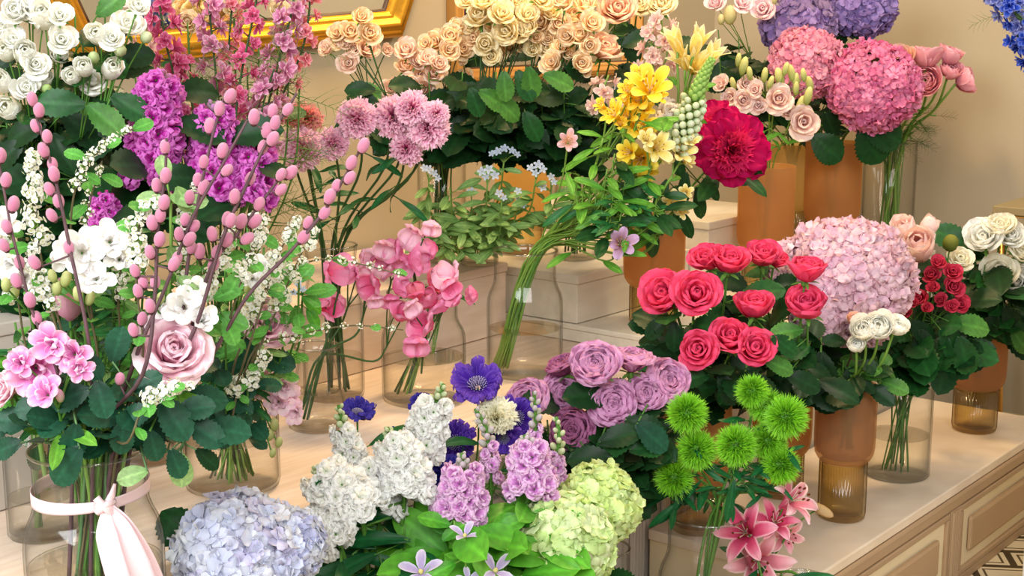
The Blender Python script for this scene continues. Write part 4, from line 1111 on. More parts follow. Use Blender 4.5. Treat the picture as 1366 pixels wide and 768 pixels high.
# ---- white spray roses
WR = [
 ('white spray rose stem at the top photo corner', [(20, 14, 40), (45, 13, 42), (60, 26, 28), (4, 34, 30), (38, 0, 30)]),
 ('white spray rose stem with a big bloom above the dark glossy leaf', [(123, 106, 38), (97, 103, 20), (112, 91, 22), (148, 93, 24)]),
 ('white spray rose stem with blooms at mid height of its bunch', [(82, 53, 36), (80, 73, 22), (58, 22, 26), (80, 20, 30)]),
 ('white spray rose stem drooping lowest at the photo edge', [(35, 118, 34), (55, 108, 22), (13, 144, 28), (4, 110, 24)]),
 ('white spray rose stem beside the larkspur, with green buds', [(170, 32, 38), (150, 50, 32), (132, 47, 24), (184, 8, 30)]),
 ('white spray rose stem with paired blooms behind the upright spirea', [(47, 86, 36), (33, 72, 26), (18, 53, 30), (8, 70, 22)])]
for i, (lab, bl) in enumerate(WR):
    Bl = [(u, v, d * 1.18, b_spray('white', (i + k) % 3) if d > 29 else b_bud('white', k % 2)) for k, (u, v, d) in enumerate(bl)]
    Bl += {1: [(125, 77, 16, gb('bud', c(110, 150, 70), c(214, 226, 170)), None, 'bud')], 4: [(160, 67, 18, gb('bud', c(110, 150, 70), c(224, 232, 190)), None, 'bud'), (195, 50, 16, gb('bud', c(110, 150, 70), c(232, 236, 200)), None, 'bud')], 3: [(62, 119, 14, gb('bud', c(110, 150, 70), c(190, 214, 140)), None, 'bud')]}.get(i, [])
    spray('spray_rose', lab, 'rose', VW, 2.06, Bl, leaves=(12, .085), lk='dark', lt=(.0, .95), dy=.03,
          lpx={1: [(112, 140, 2.0, 62, 175, 'rose', .2), (118, 140, 2.0, 60, -40, 'rosemid', .3), (150, 128, 2.02, 56, -30, 'rose', .3)], 3: [(60, 165, 2.05, 60, 200, 'dark'), (30, 190, 2.05, 60, 215, 'dark'), (70, 180, 2.05, 58, -60, 'dark')], 5: [(85, 150, 2.06, 60, -45, 'dark'), (50, 205, 2.06, 55, 220, 'dark')], 0: [(130, 20, 2.1, 50, 40, 'rosemid')]}.get(i, []))
for i, (u, v) in enumerate(((100, 20), (125, 30), (140, 10), (110, 40), (70, 40), (20, 90), (30, 40), (60, 90), (100, 80), (0, 60), (140, 90), (10, 130), (90, 130))):
    sprig('dark fine green foliage between the white spray roses', VW, u, v, 2.12, 13, .06, ('ferndark', 'dark', 'dark', 'rose')[i % 4], group='foliage in the white spray roses', t0=.2)
# ---- larkspur
LK = [('hot pink larkspur spike nearest the white spray roses', 'lark_hot', [(246, 210), (236, 120), (222, 60), (212, 0), (206, -50)], 30, 13), ('mauve pink larkspur spike in front of the gilt frame', 'lark_mauve', [(296, 200), (292, 140), (284, 60), (278, 0), (274, -50)], 30, 14),
 ('salmon pink larkspur spike behind the mauve one', 'lark_salmon', [(300, 190), (306, 110), (306, 50), (312, -10), (316, -40)], 24, 10), ('rose pink larkspur spike leaning in the middle of its bunch', 'lark_hot', [(310, 200), (320, 110), (332, 50), (342, 0), (346, -40)], 25, 11),
 ('pale mauve larkspur spike beside the mirror glass', 'lark_mauve', [(345, 200), (360, 130), (378, 60), (390, 10), (396, -40)], 30, 13), ('salmon larkspur spike leaning out past the gilt frame', 'lark_salmon', [(350, 200), (380, 120), (402, 70), (412, 20), (414, -30)], 24, 11),
 ('short mauve larkspur spike above the coral carnation', 'lark_mauve', [(330, 210), (345, 165), (356, 120), (366, 92)], 30, 6), ('dusky pale larkspur spike half hidden by the white roses', 'lark_pale', [(230, 200), (206, 110), (190, 50), (184, 0)], 24, 9),
 ('hot pink larkspur spike ending at the frame corner', 'lark_hot', [(270, 200), (254, 130), (246, 96), (240, 70)], 22, 6)]
for i, (lab, pal, path, d, n) in enumerate(LK):
    spike('larkspur', lab, 'larkspur', VL, 2.22 + .02 * (i % 3), path, d * 1.3, d * .95, int(n * 1.7), [b_lark(pal, 0), b_lark(pal, 1)], stem='dark', sr=.002, leaves=(6, .07), lk='fern', lt=(.2, .8), rad=.4)
for u, v in ((250, 30), (330, 90), (400, 110), (180, 100), (265, 100), (345, 60), (385, 100), (300, 80), (235, 110), (365, 160)):
    sprig('feathery green larkspur foliage rising between the pink spikes', VL, u, v, 2.28, 9, .08, 'fern', group='feathery larkspur foliage', t0=.35)
for u, v, d, lab in ((250, 30, 34, 'orange apricot rose added as a mirror reflection behind the larkspur, by the gilt frame'), (312, 10, 30, 'orange apricot rose added as a mirror reflection behind the larkspur at the top edge'), (372, 14, 30, 'small yellow apricot rose added as a reflection behind the larkspur, beside the mirror glass')):  # extra roses standing in for flowers reflected in the gilt mirror
    single('rose', lab, 'rose', VL, u, v, 2.34, d, b_rose('yellowcream' if d == 30 else 'apricot', 1), cal=True, leaves=(2, .05))
# ---- magenta stocks
spike('stock', 'largest magenta purple stock, beside the white spray roses', 'stock', VK, 2.06, [(204, 240), (206, 190), (212, 140), (216, 95)], 36, 26, 54, [b_stock('stockmag', 0), b_stock('stockmag', 1)], rad=.95, budn=5, bud=gb('bud', c(130, 150, 80), c(214, 120, 190)), budpx=10, leaves=(5, .07), lk='dark', sr=.004)
spike('stock', 'magenta stock behind the pussy willow catkins', 'stock', VK, 2.08, [(286, 260), (284, 215), (286, 175), (284, 135)], 36, 25, 44, [b_stock('stockmag', 0), b_stock('stockmag', 1)], rad=.9, budn=5, bud=gb('bud', c(130, 150, 80), c(200, 130, 200)), leaves=(4, .07), lk='dark', sr=.004)
spike('stock', 'magenta stock nearest the pink carnations', 'stock', VK, 2.09, [(334, 265), (338, 225), (340, 185)], 34, 25, 28, [b_stock('stockmag', 0), b_stock('stockmag', 1)], rad=.85, leaves=(4, .07), lk='dark', sr=.004)
spike('stock', 'small magenta stock standing alone above the white freesia', 'stock', VK, 2.0, [(140, 312), (139, 285), (139, 256)], 27, 20, 26, [b_stock('stockmag', 0), b_stock('stockmag', 1)], rad=.75, budn=4, bud=gb('bud', c(160, 60, 110), c(200, 60, 150)), leaves=(3, .06), lk='dark', sr=.004)
# ---- carnations
CA = [(402, 196, 58, 'carn', 'pink carnation lowest over the pussy willow tips'), (442, 190, 44, 'carn', 'small pink carnation tucked beside the lowest one'), (410, 156, 40, 'carncoral', 'coral pink carnation beside the mauve larkspur'), (388, 150, 32, 'carncoral', 'coral carnation half hidden by pussy willow tips'),
 (474, 156, 54, 'carn', 'pink carnation alone in the middle between the two groups'), (525, 153, 54, 'carn', 'pink carnation at the near side of the four clustered together'), (551, 142, 46, 'carn', 'pink carnation on top of the four clustered together'),
 (573, 168, 56, 'carn', 'pink carnation against the dark rose foliage'), (543, 196, 44, 'carn', 'deeper pink carnation hanging lowest of the cluster'), (584, 150, 34, 'carn', 'pink carnation peeping behind the cluster at its outer edge')]
for i, (u, v, d, pal, lab) in enumerate(CA):
    single('carnation', lab, 'carnation', C2, u, v, 2.46 + .012 * (i % 3), d, b_carn(pal, i % 3), (rnd.uniform(-.2, .2) + (.2 if u > 500 else -.1), .3, .9), cal=True, stem='dark', leaves=(2, .06), lk='lancedark', lt=(.2, .7), back=.3, sr=.0026)
# ---- apricot spray roses
AR = [
 ('apricot spray rose stem drooping in front of the gilt frame corner', [(468, 42, 28), (482, 22, 24), (449, 44, 24), (493, 44, 30), (451, 56, 20)], 'apricot'),
 ('apricot spray rose stem hanging farthest from its vase, near the carnations', [(435, 65, 22), (462, 58, 20), (472, 66, 22), (490, 65, 30), (465, 84, 28), (517, 67, 16)], 'blush'),
 ('apricot spray rose stem just above the clustered pink carnations', [(562, 101, 26), (541, 88, 26), (542, 66, 30), (557, 82, 24), (524, 118, 28), (507, 127, 22)], 'blush'),
 ('blush spray rose stem resting on the carnation cluster', [(549, 112, 28), (564, 119, 30), (579, 98, 30), (586, 85, 24), (571, 78, 24)], 'blush'),
 ('apricot spray rose stem against the oak mirror frame', [(580, 56, 28), (568, 58, 22), (600, 49, 30), (600, 66, 26), (617, 65, 30), (608, 35, 24)], 'apricot'),
 ('small single apricot spray rose over the dark foliage', [(621, 100, 19), (618, 84, 10)], 'apricot'),
 ('creamy spray rose stem in front of the oak framed mirror', [(639, 20, 38), (644, 2, 30), (670, 18, 34), (647, 58, 30), (655, 74, 24)], 'yellowcream'),
 ('apricot spray rose stem at the centre top of the dark foliage', [(675, 43, 36), (692, 42, 32), (697, 60, 20), (704, 20, 28), (707, 6, 26)], 'yellowcream'),
 ('apricot spray rose stem with blooms in a row beside the peach roses', [(721, 30, 36), (746, 32, 28), (741, 13, 30), (764, 20, 38), (766, 36, 26)], 'apricot'),
 ('apricot spray rose stem dropping beside the large peach rose', [(772, 47, 32), (749, 63, 24), (736, 83, 30), (761, 72, 18), (776, 84, 26), (782, 96, 14)], 'apricot'),
 ('creamy spray rose stem at the very top edge over the oak mirror', [(625, 0, 30), (660, -4, 30), (690, 2, 28), (722, -2, 30), (628, 34, 24)], 'yellowcream'),
 ('apricot spray rose stem crowded between the creamy ones', [(632, 52, 26), (662, 36, 26), (682, 62, 26), (664, 66, 22), (688, 28, 26)], 'apricot'),
 ('apricot spray rose stem at the top edge beside the largest peach rose', [(750, 2, 30), (782, 6, 32), (790, 30, 30), (786, 60, 24), (756, 48, 26)], 'apricot'),
 ('apricot spray rose stem rising behind the row of blooms', [(706, 36, 26), (735, 18, 26), (730, 64, 26), (712, 66, 22), (748, 80, 22)], 'yellowcream'),
 ('apricot spray rose stem with small blooms low in the dark foliage', [(697, 30, 22), (730, 52, 22), (716, 50, 18)], 'apricot')]
for i, (lab, bl, pal) in enumerate(AR):
    spray('spray_rose', lab, 'rose', VA if i < 9 else VP, 2.98 + .03 * (i % 3), [(u, v, d * 1.16, b_spray(pal, (i + k) % 3)) for k, (u, v, d) in enumerate(bl)], leaves=(10, .08), lk='dark', lt=(.4, 1.0), dy=.03, node=(bl[0][0] * .72 + 640 * .28 + (0 if i < 9 else 20), 130 + 4 * (i % 4)) , stem='dark',
          lpx={1: [(478, 112, 2.92, 36, -30, 'rosemid')], 2: [(500, 120, 2.9, 40, 175, 'dark'), (505, 140, 2.9, 44, 160, 'dark')], 5: [(640, 122, 2.85, 44, -30, 'rosemid'), (628, 118, 2.88, 40, -70, 'rose')], 7: [(690, 95, 2.86, 44, -60, 'rose'), (660, 130, 2.86, 46, -40, 'rosemid')], 8: [(705, 90, 2.85, 44, -80, 'rosemid'), (726, 100, 2.86, 44, -20, 'rosemid'), (700, 150, 2.86, 44, -60, 'rose')], 10: [(672, 96, 2.84, 40, -85, 'rosemid')]}.get(i, []))
for i in range(16):
    u = 572 + 15 * i; v = 96 + 26 * (i % 3)
    sprig('dark green rose leaf stem in the mass below the apricot roses', VA if u < 700 else VP, u, v, 2.95 + .03 * (i % 3), 11, .08, 'dark', group='dark foliage below the apricot roses', name='rose_leaf_sprig', t0=.3, cam=.2)
single('rose', 'largest peach rose at the top edge above the alstroemeria', 'rose', VP, 824, 12, 3.05, 54, b_rose('peach', 1, .6), (.1, .5, .8), cal=True, leaves=(5, .08), lk='dark')
single('rose', 'large peach rose with closed cup beside the spray roses', 'rose', VP, 807, 64, 3.0, 48, b_rose('peach', 2, .35), (.3, .7, .6), cal=True, leaves=(5, .08), lk='dark', lpx=[(825, 52, 3.0, 44, -40, 'dark'), (830, 60, 3.0, 46, 20, 'dark')])
single('rose', 'yellow cream rose at the top edge over the pale larkspur', 'rose', VP, 882, 6, 3.1, 44, b_rose('yellowcream', 1, .6), (.1, .5, .8), cal=True, leaves=(4, .07), lk='dark')
single('rose', 'second yellow cream rose at the top edge, beside the largest peach rose', 'rose', VP, 852, 6, 3.1, 38, b_rose('yellowcream', 2, .6), (.1, .5, .8), cal=True, leaves=(4, .07), lk='dark')
# ---- tweedia
TW = [((572, 226), [(572, 226, 10), (579, 231, 9), (566, 224, 9), (584, 238, 8)]), ((650, 230), [(643, 229, 11), (652, 226, 11), (660, 234, 11), (648, 236, 9)]), ((672, 201), [(664, 202, 10), (673, 198, 10), (683, 201, 9), (656, 205, 8), (690, 206, 8)]), ((715, 223), [(708, 224, 10), (718, 220, 11), (724, 226, 10), (714, 231, 9)]), ((735, 240), [(735, 236, 9), (739, 243, 8), (724, 250, 10)]), ((629, 256), [(629, 256, 11)]), ((669, 259), [(666, 258, 10), (672, 264, 8)]), ((691, 260), [(691, 255, 9), (692, 267, 9), (698, 274, 7)])]
TL = ['tweedia stem at the far end by the carnation vase', 'tweedia stem with pale blue cluster in the middle', 'tallest tweedia stem with white blue cluster', 'tweedia stem before the golden vase', 'tweedia stem reaching nearest the alstroemeria stems', 'tweedia stem with a single lavender bud', 'tweedia stem with two florets low in the leaves', 'tweedia stem with florets hanging above the flask']
for i, ((u, v), fl) in enumerate(TW):
    spray('tweedia', TL[i], 'tweedia', VT, 2.86 + .03 * (i % 3), [(a, b, d * 1.25, b_small('tweed', k % 2)) for k, (a, b, d) in enumerate(fl)], (u, v + 16), stem='pale', bname='floret', leaves=(24, .045), lk='tweed', lt=(.0, 1.0), dy=.008, cam=.3, pet=.1)
for u, v in ((600, 250), (620, 280), (570, 280), (590, 300), (650, 285), (640, 310), (610, 320), (665, 300)):
    sprig('grey green tweedia stem with leaves only', VT, u, v, 2.92, 24, .045, 'tweed', 'pale', 'leafy tweedia stems', 'tweedia', 'tweedia', 0.0, cam=.4)
# ---- slanting bunch in the bottle (F1)
ASN = [(867, 112, 54, (0, .6, .8), 'yellow alstroemeria topmost, against the pale larkspur'), (851, 130, 42, (-.3, .4, .8), 'yellow alstroemeria just under the topmost'), (852, 164, 50, (.1, .3, .9), 'yellow alstroemeria facing out in the middle of its bunch'), (817, 150, 34, (-.5, .5, .6), 'yellow alstroemeria half open beside the dark foliage'), (833, 132, 20, (-.3, .8, .4), 'small yellow alstroemeria bud over the half open one'),
      (852, 214, 50, (-.2, -.1, .9), 'yellow alstroemeria lowest, drooping over green leaves'), (878, 196, 40, (.3, .2, .9), 'pale yellow alstroemeria beside the white stock'), (909, 200, 36, (.4, .4, .8), 'pale yellow alstroemeria next to the magenta peonies'), (900, 268, 34, (.2, -.2, .8), 'pale yellow alstroemeria hanging in front of the amber tumbler')]
for i, (u, v, d, f, lab) in enumerate(ASN):
    p2 = 'alsyellow' if i < 6 else 'alspale'
    d *= 1.22
    fl = [(u, v, d, b_als(p2, 0), f)]
    if d > 38: fl += [(u + rnd.choice((-16, 14)), v - 12, d * .62, b_als(p2, 1), (f[0] - .3, f[1] + .3, f[2])), (u + 10, v + 14, d * .55, b_als(p2, 2), (f[0] + .4, f[1], f[2]))]
    spray('alstroemeria', lab, 'alstroemeria', F1, 2.68 + .02 * (i % 3), fl, (u - 12, v + 34), stem='lime', sr=.003, bname='floret', leaves=(3, .06), lk='strap', lt=(.78, .98), cam=.3)
for u, v, d, pal, lab in ((759, 188, 34, 'alspink', 'blush pink alstroemeria floret in front of the dark vase'), (829, 323, 48, 'alslilac', 'lilac alstroemeria floret hanging before the whitewashed box')):
    F = single('alstroemeria', lab, 'alstroemeria', F1, u, v, 2.66, d, b_als(pal, 1), (.1, .2, .95), stem='lime', sr=.002, leaves=(4, .06), lk='strap', lt=(.3, .8), bname='floret')
for i, (u, v) in enumerate(((820, 250), (835, 240), (820, 205), (850, 255), (830, 280), (815, 290), (846, 280), (870, 270), (880, 250), (810, 225), (850, 225))):
    sprig('bright green alstroemeria leaf stem in the slanting bunch', F1, u, v, 2.68 + .015 * (i % 4), 7, .055, ('strap', 'lance', 'peony')[i % 3], 'lime', 'alstroemeria leaves in the slanting bunch', 'alstroemeria', 'alstroemeria', .74)
spike('star_of_bethlehem', 'green white spike of tight buds leaning over the peonies', 'flower spike', F1, 2.72, [(898, 200), (918, 158), (934, 112), (950, 78)], 11, 8, 66, [gb('floret', c(170, 200, 130), c(238, 242, 214), 1.1), gb('floret', c(150, 190, 100), c(244, 246, 226), 1.1)], rad=1.5, budn=60, bud=gb('bud', c(110, 170, 60), c(180, 212, 120), 1.3), budpx=8, stem='lime', sr=.003, fup=.5)
for F_ in ():
    pass
spike('stock', 'creamy white stock between the alstroemeria and the green spike', 'stock', F1, 2.75, [(888, 190), (892, 165), (896, 140)], 30, 24, 13, [b_stock('stockpale', 0), b_stock('stockpale', 1)], rad=.5, leaves=(3, .07), lk='strap', sr=.003, lt=(.5, .9))
for i, (lab, path, n) in enumerate((('pale blush larkspur spike above the topmost yellow alstroemeria', [(866, 110), (868, 70), (872, 30)], 8), ('pale blush larkspur spike over the yellow tulips', [(884, 90), (884, 55), (882, 22)], 7), ('dusky blush larkspur spike against the dark rose foliage', [(806, 150), (802, 128), (812, 100)], 6))):
    spike('larkspur', lab, 'larkspur', F1 if i < 2 else VP, 2.84, path, 32, 26, n, [b_lark('lark_pale', 0), b_lark('lark_pale', 1)], stem='lime', sr=.002, rad=.4)
for u, v, d, f, lab in ((898, 44, 40, (-.35, .9, .25), 'pale yellow pointed tulip standing upright at the back'), (934, 44, 42, (.25, .9, .3), 'pale yellow pointed tulip beside the green spike'), (956, 66, 40, (.6, .7, .3), 'cream pointed tulip opening toward the lisianthus'), (930, 84, 46, (.15, .35, .85), 'pale yellow pointed tulip wide open in front'), (906, 74, 38, (-.4, .6, .5), 'pale yellow pointed tulip tucked behind the open one')):
    single('tulip', lab, 'tulip', F1, u, v, 2.78, d, b_tulip('tulip', int(u) % 3), f, stem='lime', sr=.003, leaves=(1, .06), lk='strap', lt=(.7, .9), back=.5)
# ---- peonies and lisianthus
PL = [(900, 205, 3.0, 40, -70, 'peony'), (915, 230, 3.0, 46, -95, 'peony'), (930, 250, 3.0, 46, -80, 'peony'), (890, 240, 3.0, 46, -110, 'peony'), (880, 270, 3.0, 48, -85, 'peony'), (866, 280, 3.0, 50, -100, 'peony'), (905, 280, 3.0, 44, -60, 'peony'), (940, 240, 3.0, 36, -50, 'peony'), (872, 300, 2.99, 46, -92, 'peony'), (895, 260, 3.0, 44, -75, 'peony')]
single('peony', 'big magenta peony hanging before the lisianthus tumbler', 'peony', T2, 977, 200, 2.95, 100, b_peony('peony', 1), (.15, .05, 1), leaves=(6, .08), lk='peony', lpx=PL[:6], sr=.003, bname='bloom')
single('peony', 'smaller magenta peony above and behind the big one', 'peony', T2, 956, 160, 3.02, 62, b_peony('peony', 2), (-.1, .6, .7), leaves=(6, .08), lk='peony', lpx=PL[6:], sr=.003)
LS = [('blush lisianthus stem with paired blooms beside the green white spike', [(996, 113, 26, 1), (992, 134, 28, 2), (974, 130, 24, 3)], [(978, 112, 12), (992, 88, 16), (985, 80, 12)]), ('blush lisianthus stem with the palest open bloom near the hydrangea', [(1072, 162, 42, 1), (1052, 150, 20, 2)], [(1068, 140, 16), (1078, 128, 16), (1062, 118, 12)]),
      ('blush lisianthus stem with bloom over the tumbler middle', [(1039, 132, 38, 2), (1012, 140, 26, 3)], [(1028, 110, 12), (1040, 104, 18), (1020, 100, 13)]), ('blush lisianthus stem with mostly green cream buds', [(961, 112, 22, 3), (1008, 120, 22, 1)], [(1062, 108, 14), (1072, 100, 12), (1048, 92, 12), (1056, 98, 16), (1080, 112, 14), (1000, 98, 12)])]
for lab, bl, bu in LS:
    spray('lisianthus', lab, 'lisianthus', T4, 3.32, [(u, v, d * 1.12, b_rose('lisi', s, .7, 16)) for u, v, d, s in bl] + [(u, v, d * .72, gb('bud', c(150, 176, 70), c(246, 238, 170), 2.3), (rnd.uniform(-.3, .3), 1, .2), 'bud') for u, v, d in bu], stem='lime', sr=.002, leaves=(4, .045), lk='strap', lt=(.3, .9), dy=.02)
for lab, bl, bu in (('pale pink lisianthus stem at the top edge before the purple hydrangea', [(1018, 12, 38, 1), (1044, 22, 38, 2)], [(1030, 0, 14)]), ('pale pink lisianthus stem at the top edge near the yellow tulips', [(954, 4, 30, 2), (990, 4, 30, 3)], [(974, 20, 18), (962, 26, 10)])):
    spray('lisianthus', lab, 'lisianthus', TH, 3.75, [(u, v, d, b_rose('lisipink', s, .7, 16)) for u, v, d, s in bl] + [(u, v, d, gb('bud', c(190, 190, 110), c(240, 226, 180), 1.5), (0, 1, .2), 'bud') for u, v, d in bu], stem='lime', leaves=(9, .08), lk='dark', lt=(.1, .95), dy=.02)
for i, (u, v) in enumerate(((958, 40), (985, 50), (1000, 62), (1100, 40), (1110, 70), (1020, 80))):
    sprig('dark green leafy stem below the top lisianthus and purple hydrangea', TH, u, v, 3.8, 9, .09, 'dark', group='dark foliage by the purple hydrangeas', t0=.3)
# ---- hydrangeas
def hyd(label, V, u, v, Y, d, cols, seed, asp=(1, 1, .8), f=(0, .5, .8), lpx=(), core=c(110, 130, 70), n=190, fs=.17, leaves=(2, .06)):
    me = cached(('flower_head', label), lambda: hydrangea(cols, seed, n, asp, fs, core=core), M_PETAL)
    return single('hydrangea', label, 'hydrangea', V, u, v, Y, d, me, f, 'flower_head', .3, 'green', .004, leaves=leaves, lk='hyd', lpx=lpx, lt=(.15, .5))
hyd('muted purple hydrangea at the top edge behind pale lisianthus', TH, 1066, 34, 3.78, 92, [c(150, 124, 186), c(172, 146, 204), c(160, 136, 176)], 1, fs=.24, n=110)
hyd('muted purple hydrangea at the top edge standing clear of the others', TH, 1150, 8, 3.8, 86, [c(140, 118, 182), c(166, 144, 208), c(150, 130, 190)], 2, fs=.26, n=100, lpx=[(1112, 18, 3.8, 50, -80, 'dark'), (1125, 38, 3.78, 40, -10, 'dark'), (1110, 50, 3.8, 50, -95, 'dark')])
hyd('rosy pink hydrangea head beside the lisianthus buds', T5, 1076, 84, 3.66, 94, [c(238, 150, 182), c(246, 178, 200), c(240, 162, 186)], 3, (1, 1, .75), fs=.18)
hyd('largest rosy pink hydrangea, above the ranunculus cylinder', T5, 1166, 116, 3.6, 120, [c(236, 130, 178), c(246, 164, 202), c(240, 148, 188)], 4, (1, 1, .78), (.1, .5, .85), fs=.15, n=230,
    lpx=[(1085, 182, 3.6, 50, -38, 'hyd', .2), (1152, 165, 3.58, 62, -22, 'hyd', .3), (1150, 170, 3.58, 58, -60, 'hyd', .1), (1085, 165, 3.6, 36, 200, 'dark'), (1100, 150, 3.62, 40, -60, 'dark')])
spike('stock', 'salmon pink stock tip between the pink and purple hydrangeas', 'stock', T5, 3.68, [(1056, 76), (1054, 62), (1052, 48)], 22, 16, 9, [b_stock('carncoral', 0)], rad=.45, sr=.003)
hyd('huge pale pink hydrangea in front of the ranunculus cylinder', T7, 1130, 374, 2.78, 168, [c(240, 200, 218), c(248, 216, 228), c(242, 206, 216)], 5, (1, 1, .82), (.15, .45, .85), fs=.15, n=260, lpx=[(1050, 470, 2.6, 60, -30, 'hyd'), (1060, 480, 2.6, 70, -90, 'dark')])
hyd('pale pink hydrangea head tucked behind the two upright coral roses', T7, 1058, 364, 2.82, 82, [c(238, 198, 214), c(246, 214, 226)], 6, (1, 1, .9), fs=.22, n=120, lpx=[(1040, 450, 2.6, 50, -60, 'dark')])
hyd('pale pink hydrangea head lowest, above the white ranunculus', T7, 1094, 418, 2.72, 76, [c(238, 198, 214), c(246, 214, 228)], 7, (1, 1, .9), (-.1, .1, .9), fs=.24, n=110, lpx=[(1095, 470, 2.6, 60, -80, 'dark'), (1070, 460, 2.6, 60, -120, 'dark')])
hyd('pale blue lilac hydrangea low beside the ribbon tails', FB, 322, 740, 1.66, 166, [c(212, 218, 242), c(226, 230, 246), c(214, 210, 238), c(238, 240, 246)], 8, (1, 1, .72), (.1, .5, .8), fs=.2, n=170, lpx=[(262, 735, 1.68, 70, 125, 'hyd'), (240, 720, 1.68, 50, 40, 'hyd')])
hyd('second pale blue lilac hydrangea touching the white stocks', FB, 388, 726, 1.68, 90, [c(204, 208, 242), c(222, 228, 246), c(236, 240, 246)], 9, (1, 1, .8), (.2, .4, .8), fs=.26, n=110)
hyd('lime green hydrangea standing taller, against the cabinet pilaster', FG, 798, 674, 1.96, 106, [c(212, 232, 150), c(230, 244, 184), c(220, 238, 166)], 10, (1, 1, .85), (.2, .5, .8), core=c(130, 160, 70), fs=.25, n=120)
hyd('lime green hydrangea leaning low at the bottom photo edge', FG, 756, 724, 1.9, 126, [c(208, 232, 154), c(234, 246, 196), c(218, 238, 170)], 11, (1, 1, .85), (-.1, .4, .9), core=c(130, 160, 70), fs=.24, n=130)
# ---- ranunculus
RN = [(1197, 80, 38, 'ranpeach', (-.1, .7, .7), .4, 'peach cream ranunculus behind the largest hydrangea'), (1237, 77, 40, 'ranpink', (.1, 1, -.1), .6, 'pink ranunculus seen from its side, topmost of its bunch'), (1267, 74, 30, 'ranpink', (.4, .9, .2), .3, 'closed pink ranunculus highest and farthest out'), (1235, 108, 40, 'ranpink', (-.1, .2, 1), .5, 'pink ranunculus facing straight out beside the hydrangea'), (1268, 95, 28, 'ranpink', (.3, .7, .5), .3, 'small pink ranunculus below the highest one'), (1287, 108, 32, 'ranpink', (.9, .3, .3), .2, 'pink ranunculus turned away over a long bent stem')]
for i, (u, v, d, pal, f, op, lab) in enumerate(RN):
    single('ranunculus', lab, 'ranunculus', CR, u, v, 3.8, d * 1.1, b_ran(pal, i % 2, op), f, stem='lime', sr=.004, leaves=(4, .06), lk='ferndark', lt=(.05, .5))
for i, (u, v) in enumerate(((1175, 190), (1195, 200), (1205, 180), (1160, 200), (1215, 175))):
    sprig('green ranunculus leaf stem packed in the tall cylinder', CR, u, v, 3.95, 8, .06, 'ferndark', group='ranunculus leaves in the tall cylinder', t0=0, out=.5)
for i in range(9):
    sprig('curved green ranunculus stem inside the tall cylinder', CR, 1165 + 6 * i, 190 - 4 * (i % 3), 3.96, 2, .05, 'ferndark', 'lime', 'curved stems in the tall cylinder', 'cut_stem', 'stem')
# ---- delphinium (corner)
for i, (lab, path, pal) in enumerate((('deep blue delphinium at the top photo corner', [(1420, 130), (1385, 60), (1352, 14), (1330, -30)], 'delph'), ('lavender blue delphinium tip at the top photo corner', [(1420, 120), (1375, 40), (1335, 0), (1310, -26)], 'delphlav'), ('deep blue delphinium hanging lowest at the photo edge', [(1430, 130), (1395, 90), (1372, 66), (1352, 40)], 'delph'))):
    spike('delphinium', lab, 'delphinium', VB, 2.85 + .02 * i, path, 34, 26, 16, [b_lark(pal, 0), b_lark(pal, 1)], stem='dark', rad=.5, leaves=(3, .06), lk='fern')
# ---- coral roses
CO = [(887, 392, 62, T6, (-.5, .5, .7), 2.5, 'coral rose with loose lower petals, nearest the peony tumbler', 0, .6), (929, 392, 62, T6, (.1, .45, .9), 2.46, 'open coral rose directly in front of the slab step', 1, .7), (943, 345, 44, T6, (-.3, .8, .4), 2.58, 'coral rose behind the open one, turned aside', 2, .4), (973, 348, 48, T6, (.1, .8, .4), 2.56, 'coral rose with pale mark at the top of the bunch', 3, .5),
 (931, 466, 50, T6, (-.1, .3, .9), 2.42, 'coral rose lowest in its bunch, above the green dianthus', 4, .6), (974, 449, 48, T6, (0, .6, .7), 2.44, 'coral rose beside the lowest, cup shaped', 0, .35), (1007, 464, 50, T6, (.2, .4, .8), 2.42, 'coral rose with flared lower petal over the green dianthus', 2, .6), (1006, 407, 46, T7, (0, .9, .3), 2.5, 'upright coral rose in the middle of the bunch', 3, .3), (1018, 340, 42, T7, (.1, .8, .5), 2.66, 'coral rose against the lisianthus tumbler foot', 1, .4), (1036, 346, 30, T7, (.3, .7, .4), 2.72, 'small coral rose half behind the pale hydrangea', 0, .3),
 (1076, 359, 46, T7, (.1, .95, .2), 2.44, 'upper of two closed coral roses before the pale hydrangea', 4, .2), (1076, 406, 50, T7, (-.1, .8, .5), 2.44, 'lower of two closed coral roses before the pale hydrangea', 3, .25)]
for i, (u, v, d, V, f, Y, lab, s, op) in enumerate(CO):
    single('rose', lab, 'rose', V, u, v, Y, d * 1.12, b_rose('coral', s, op), f, cal=True, sr=.0028, leaves=(8, .075), lk='dark' if i % 3 else 'rose', lt=(.0, .9),
        lpx={4: [(945, 500, 2.42, 46, 190, 'rose'), (915, 470, 2.44, 40, -60, 'rose')], 5: [(960, 500, 2.42, 46, -60, 'dark')], 7: [(1030, 450, 2.42, 44, -30, 'rose'), (1020, 480, 2.42, 44, -20, 'rosemid'), (1010, 500, 2.44, 50, -60, 'dark')], 0: [(900, 430, 2.48, 40, -90, 'dark'), (890, 425, 2.5, 40, -140, 'dark')], 11: [(1070, 440, 2.44, 44, 185, 'rosemid'), (1050, 500, 2.44, 50, -20, 'dark'), (1060, 465, 2.44, 44, 170, 'rose')]}.get(i, []))
for i in range(9):
    sprig('dark rose leaf stem in the gloom under the coral roses', T6 if i < 5 else T7, 895 + 24 * i, 430 + 28 * (i % 3), 2.58, 10, .075, 'dark', group='dark foliage under the coral roses', name='rose_leaf_sprig', t0=0)
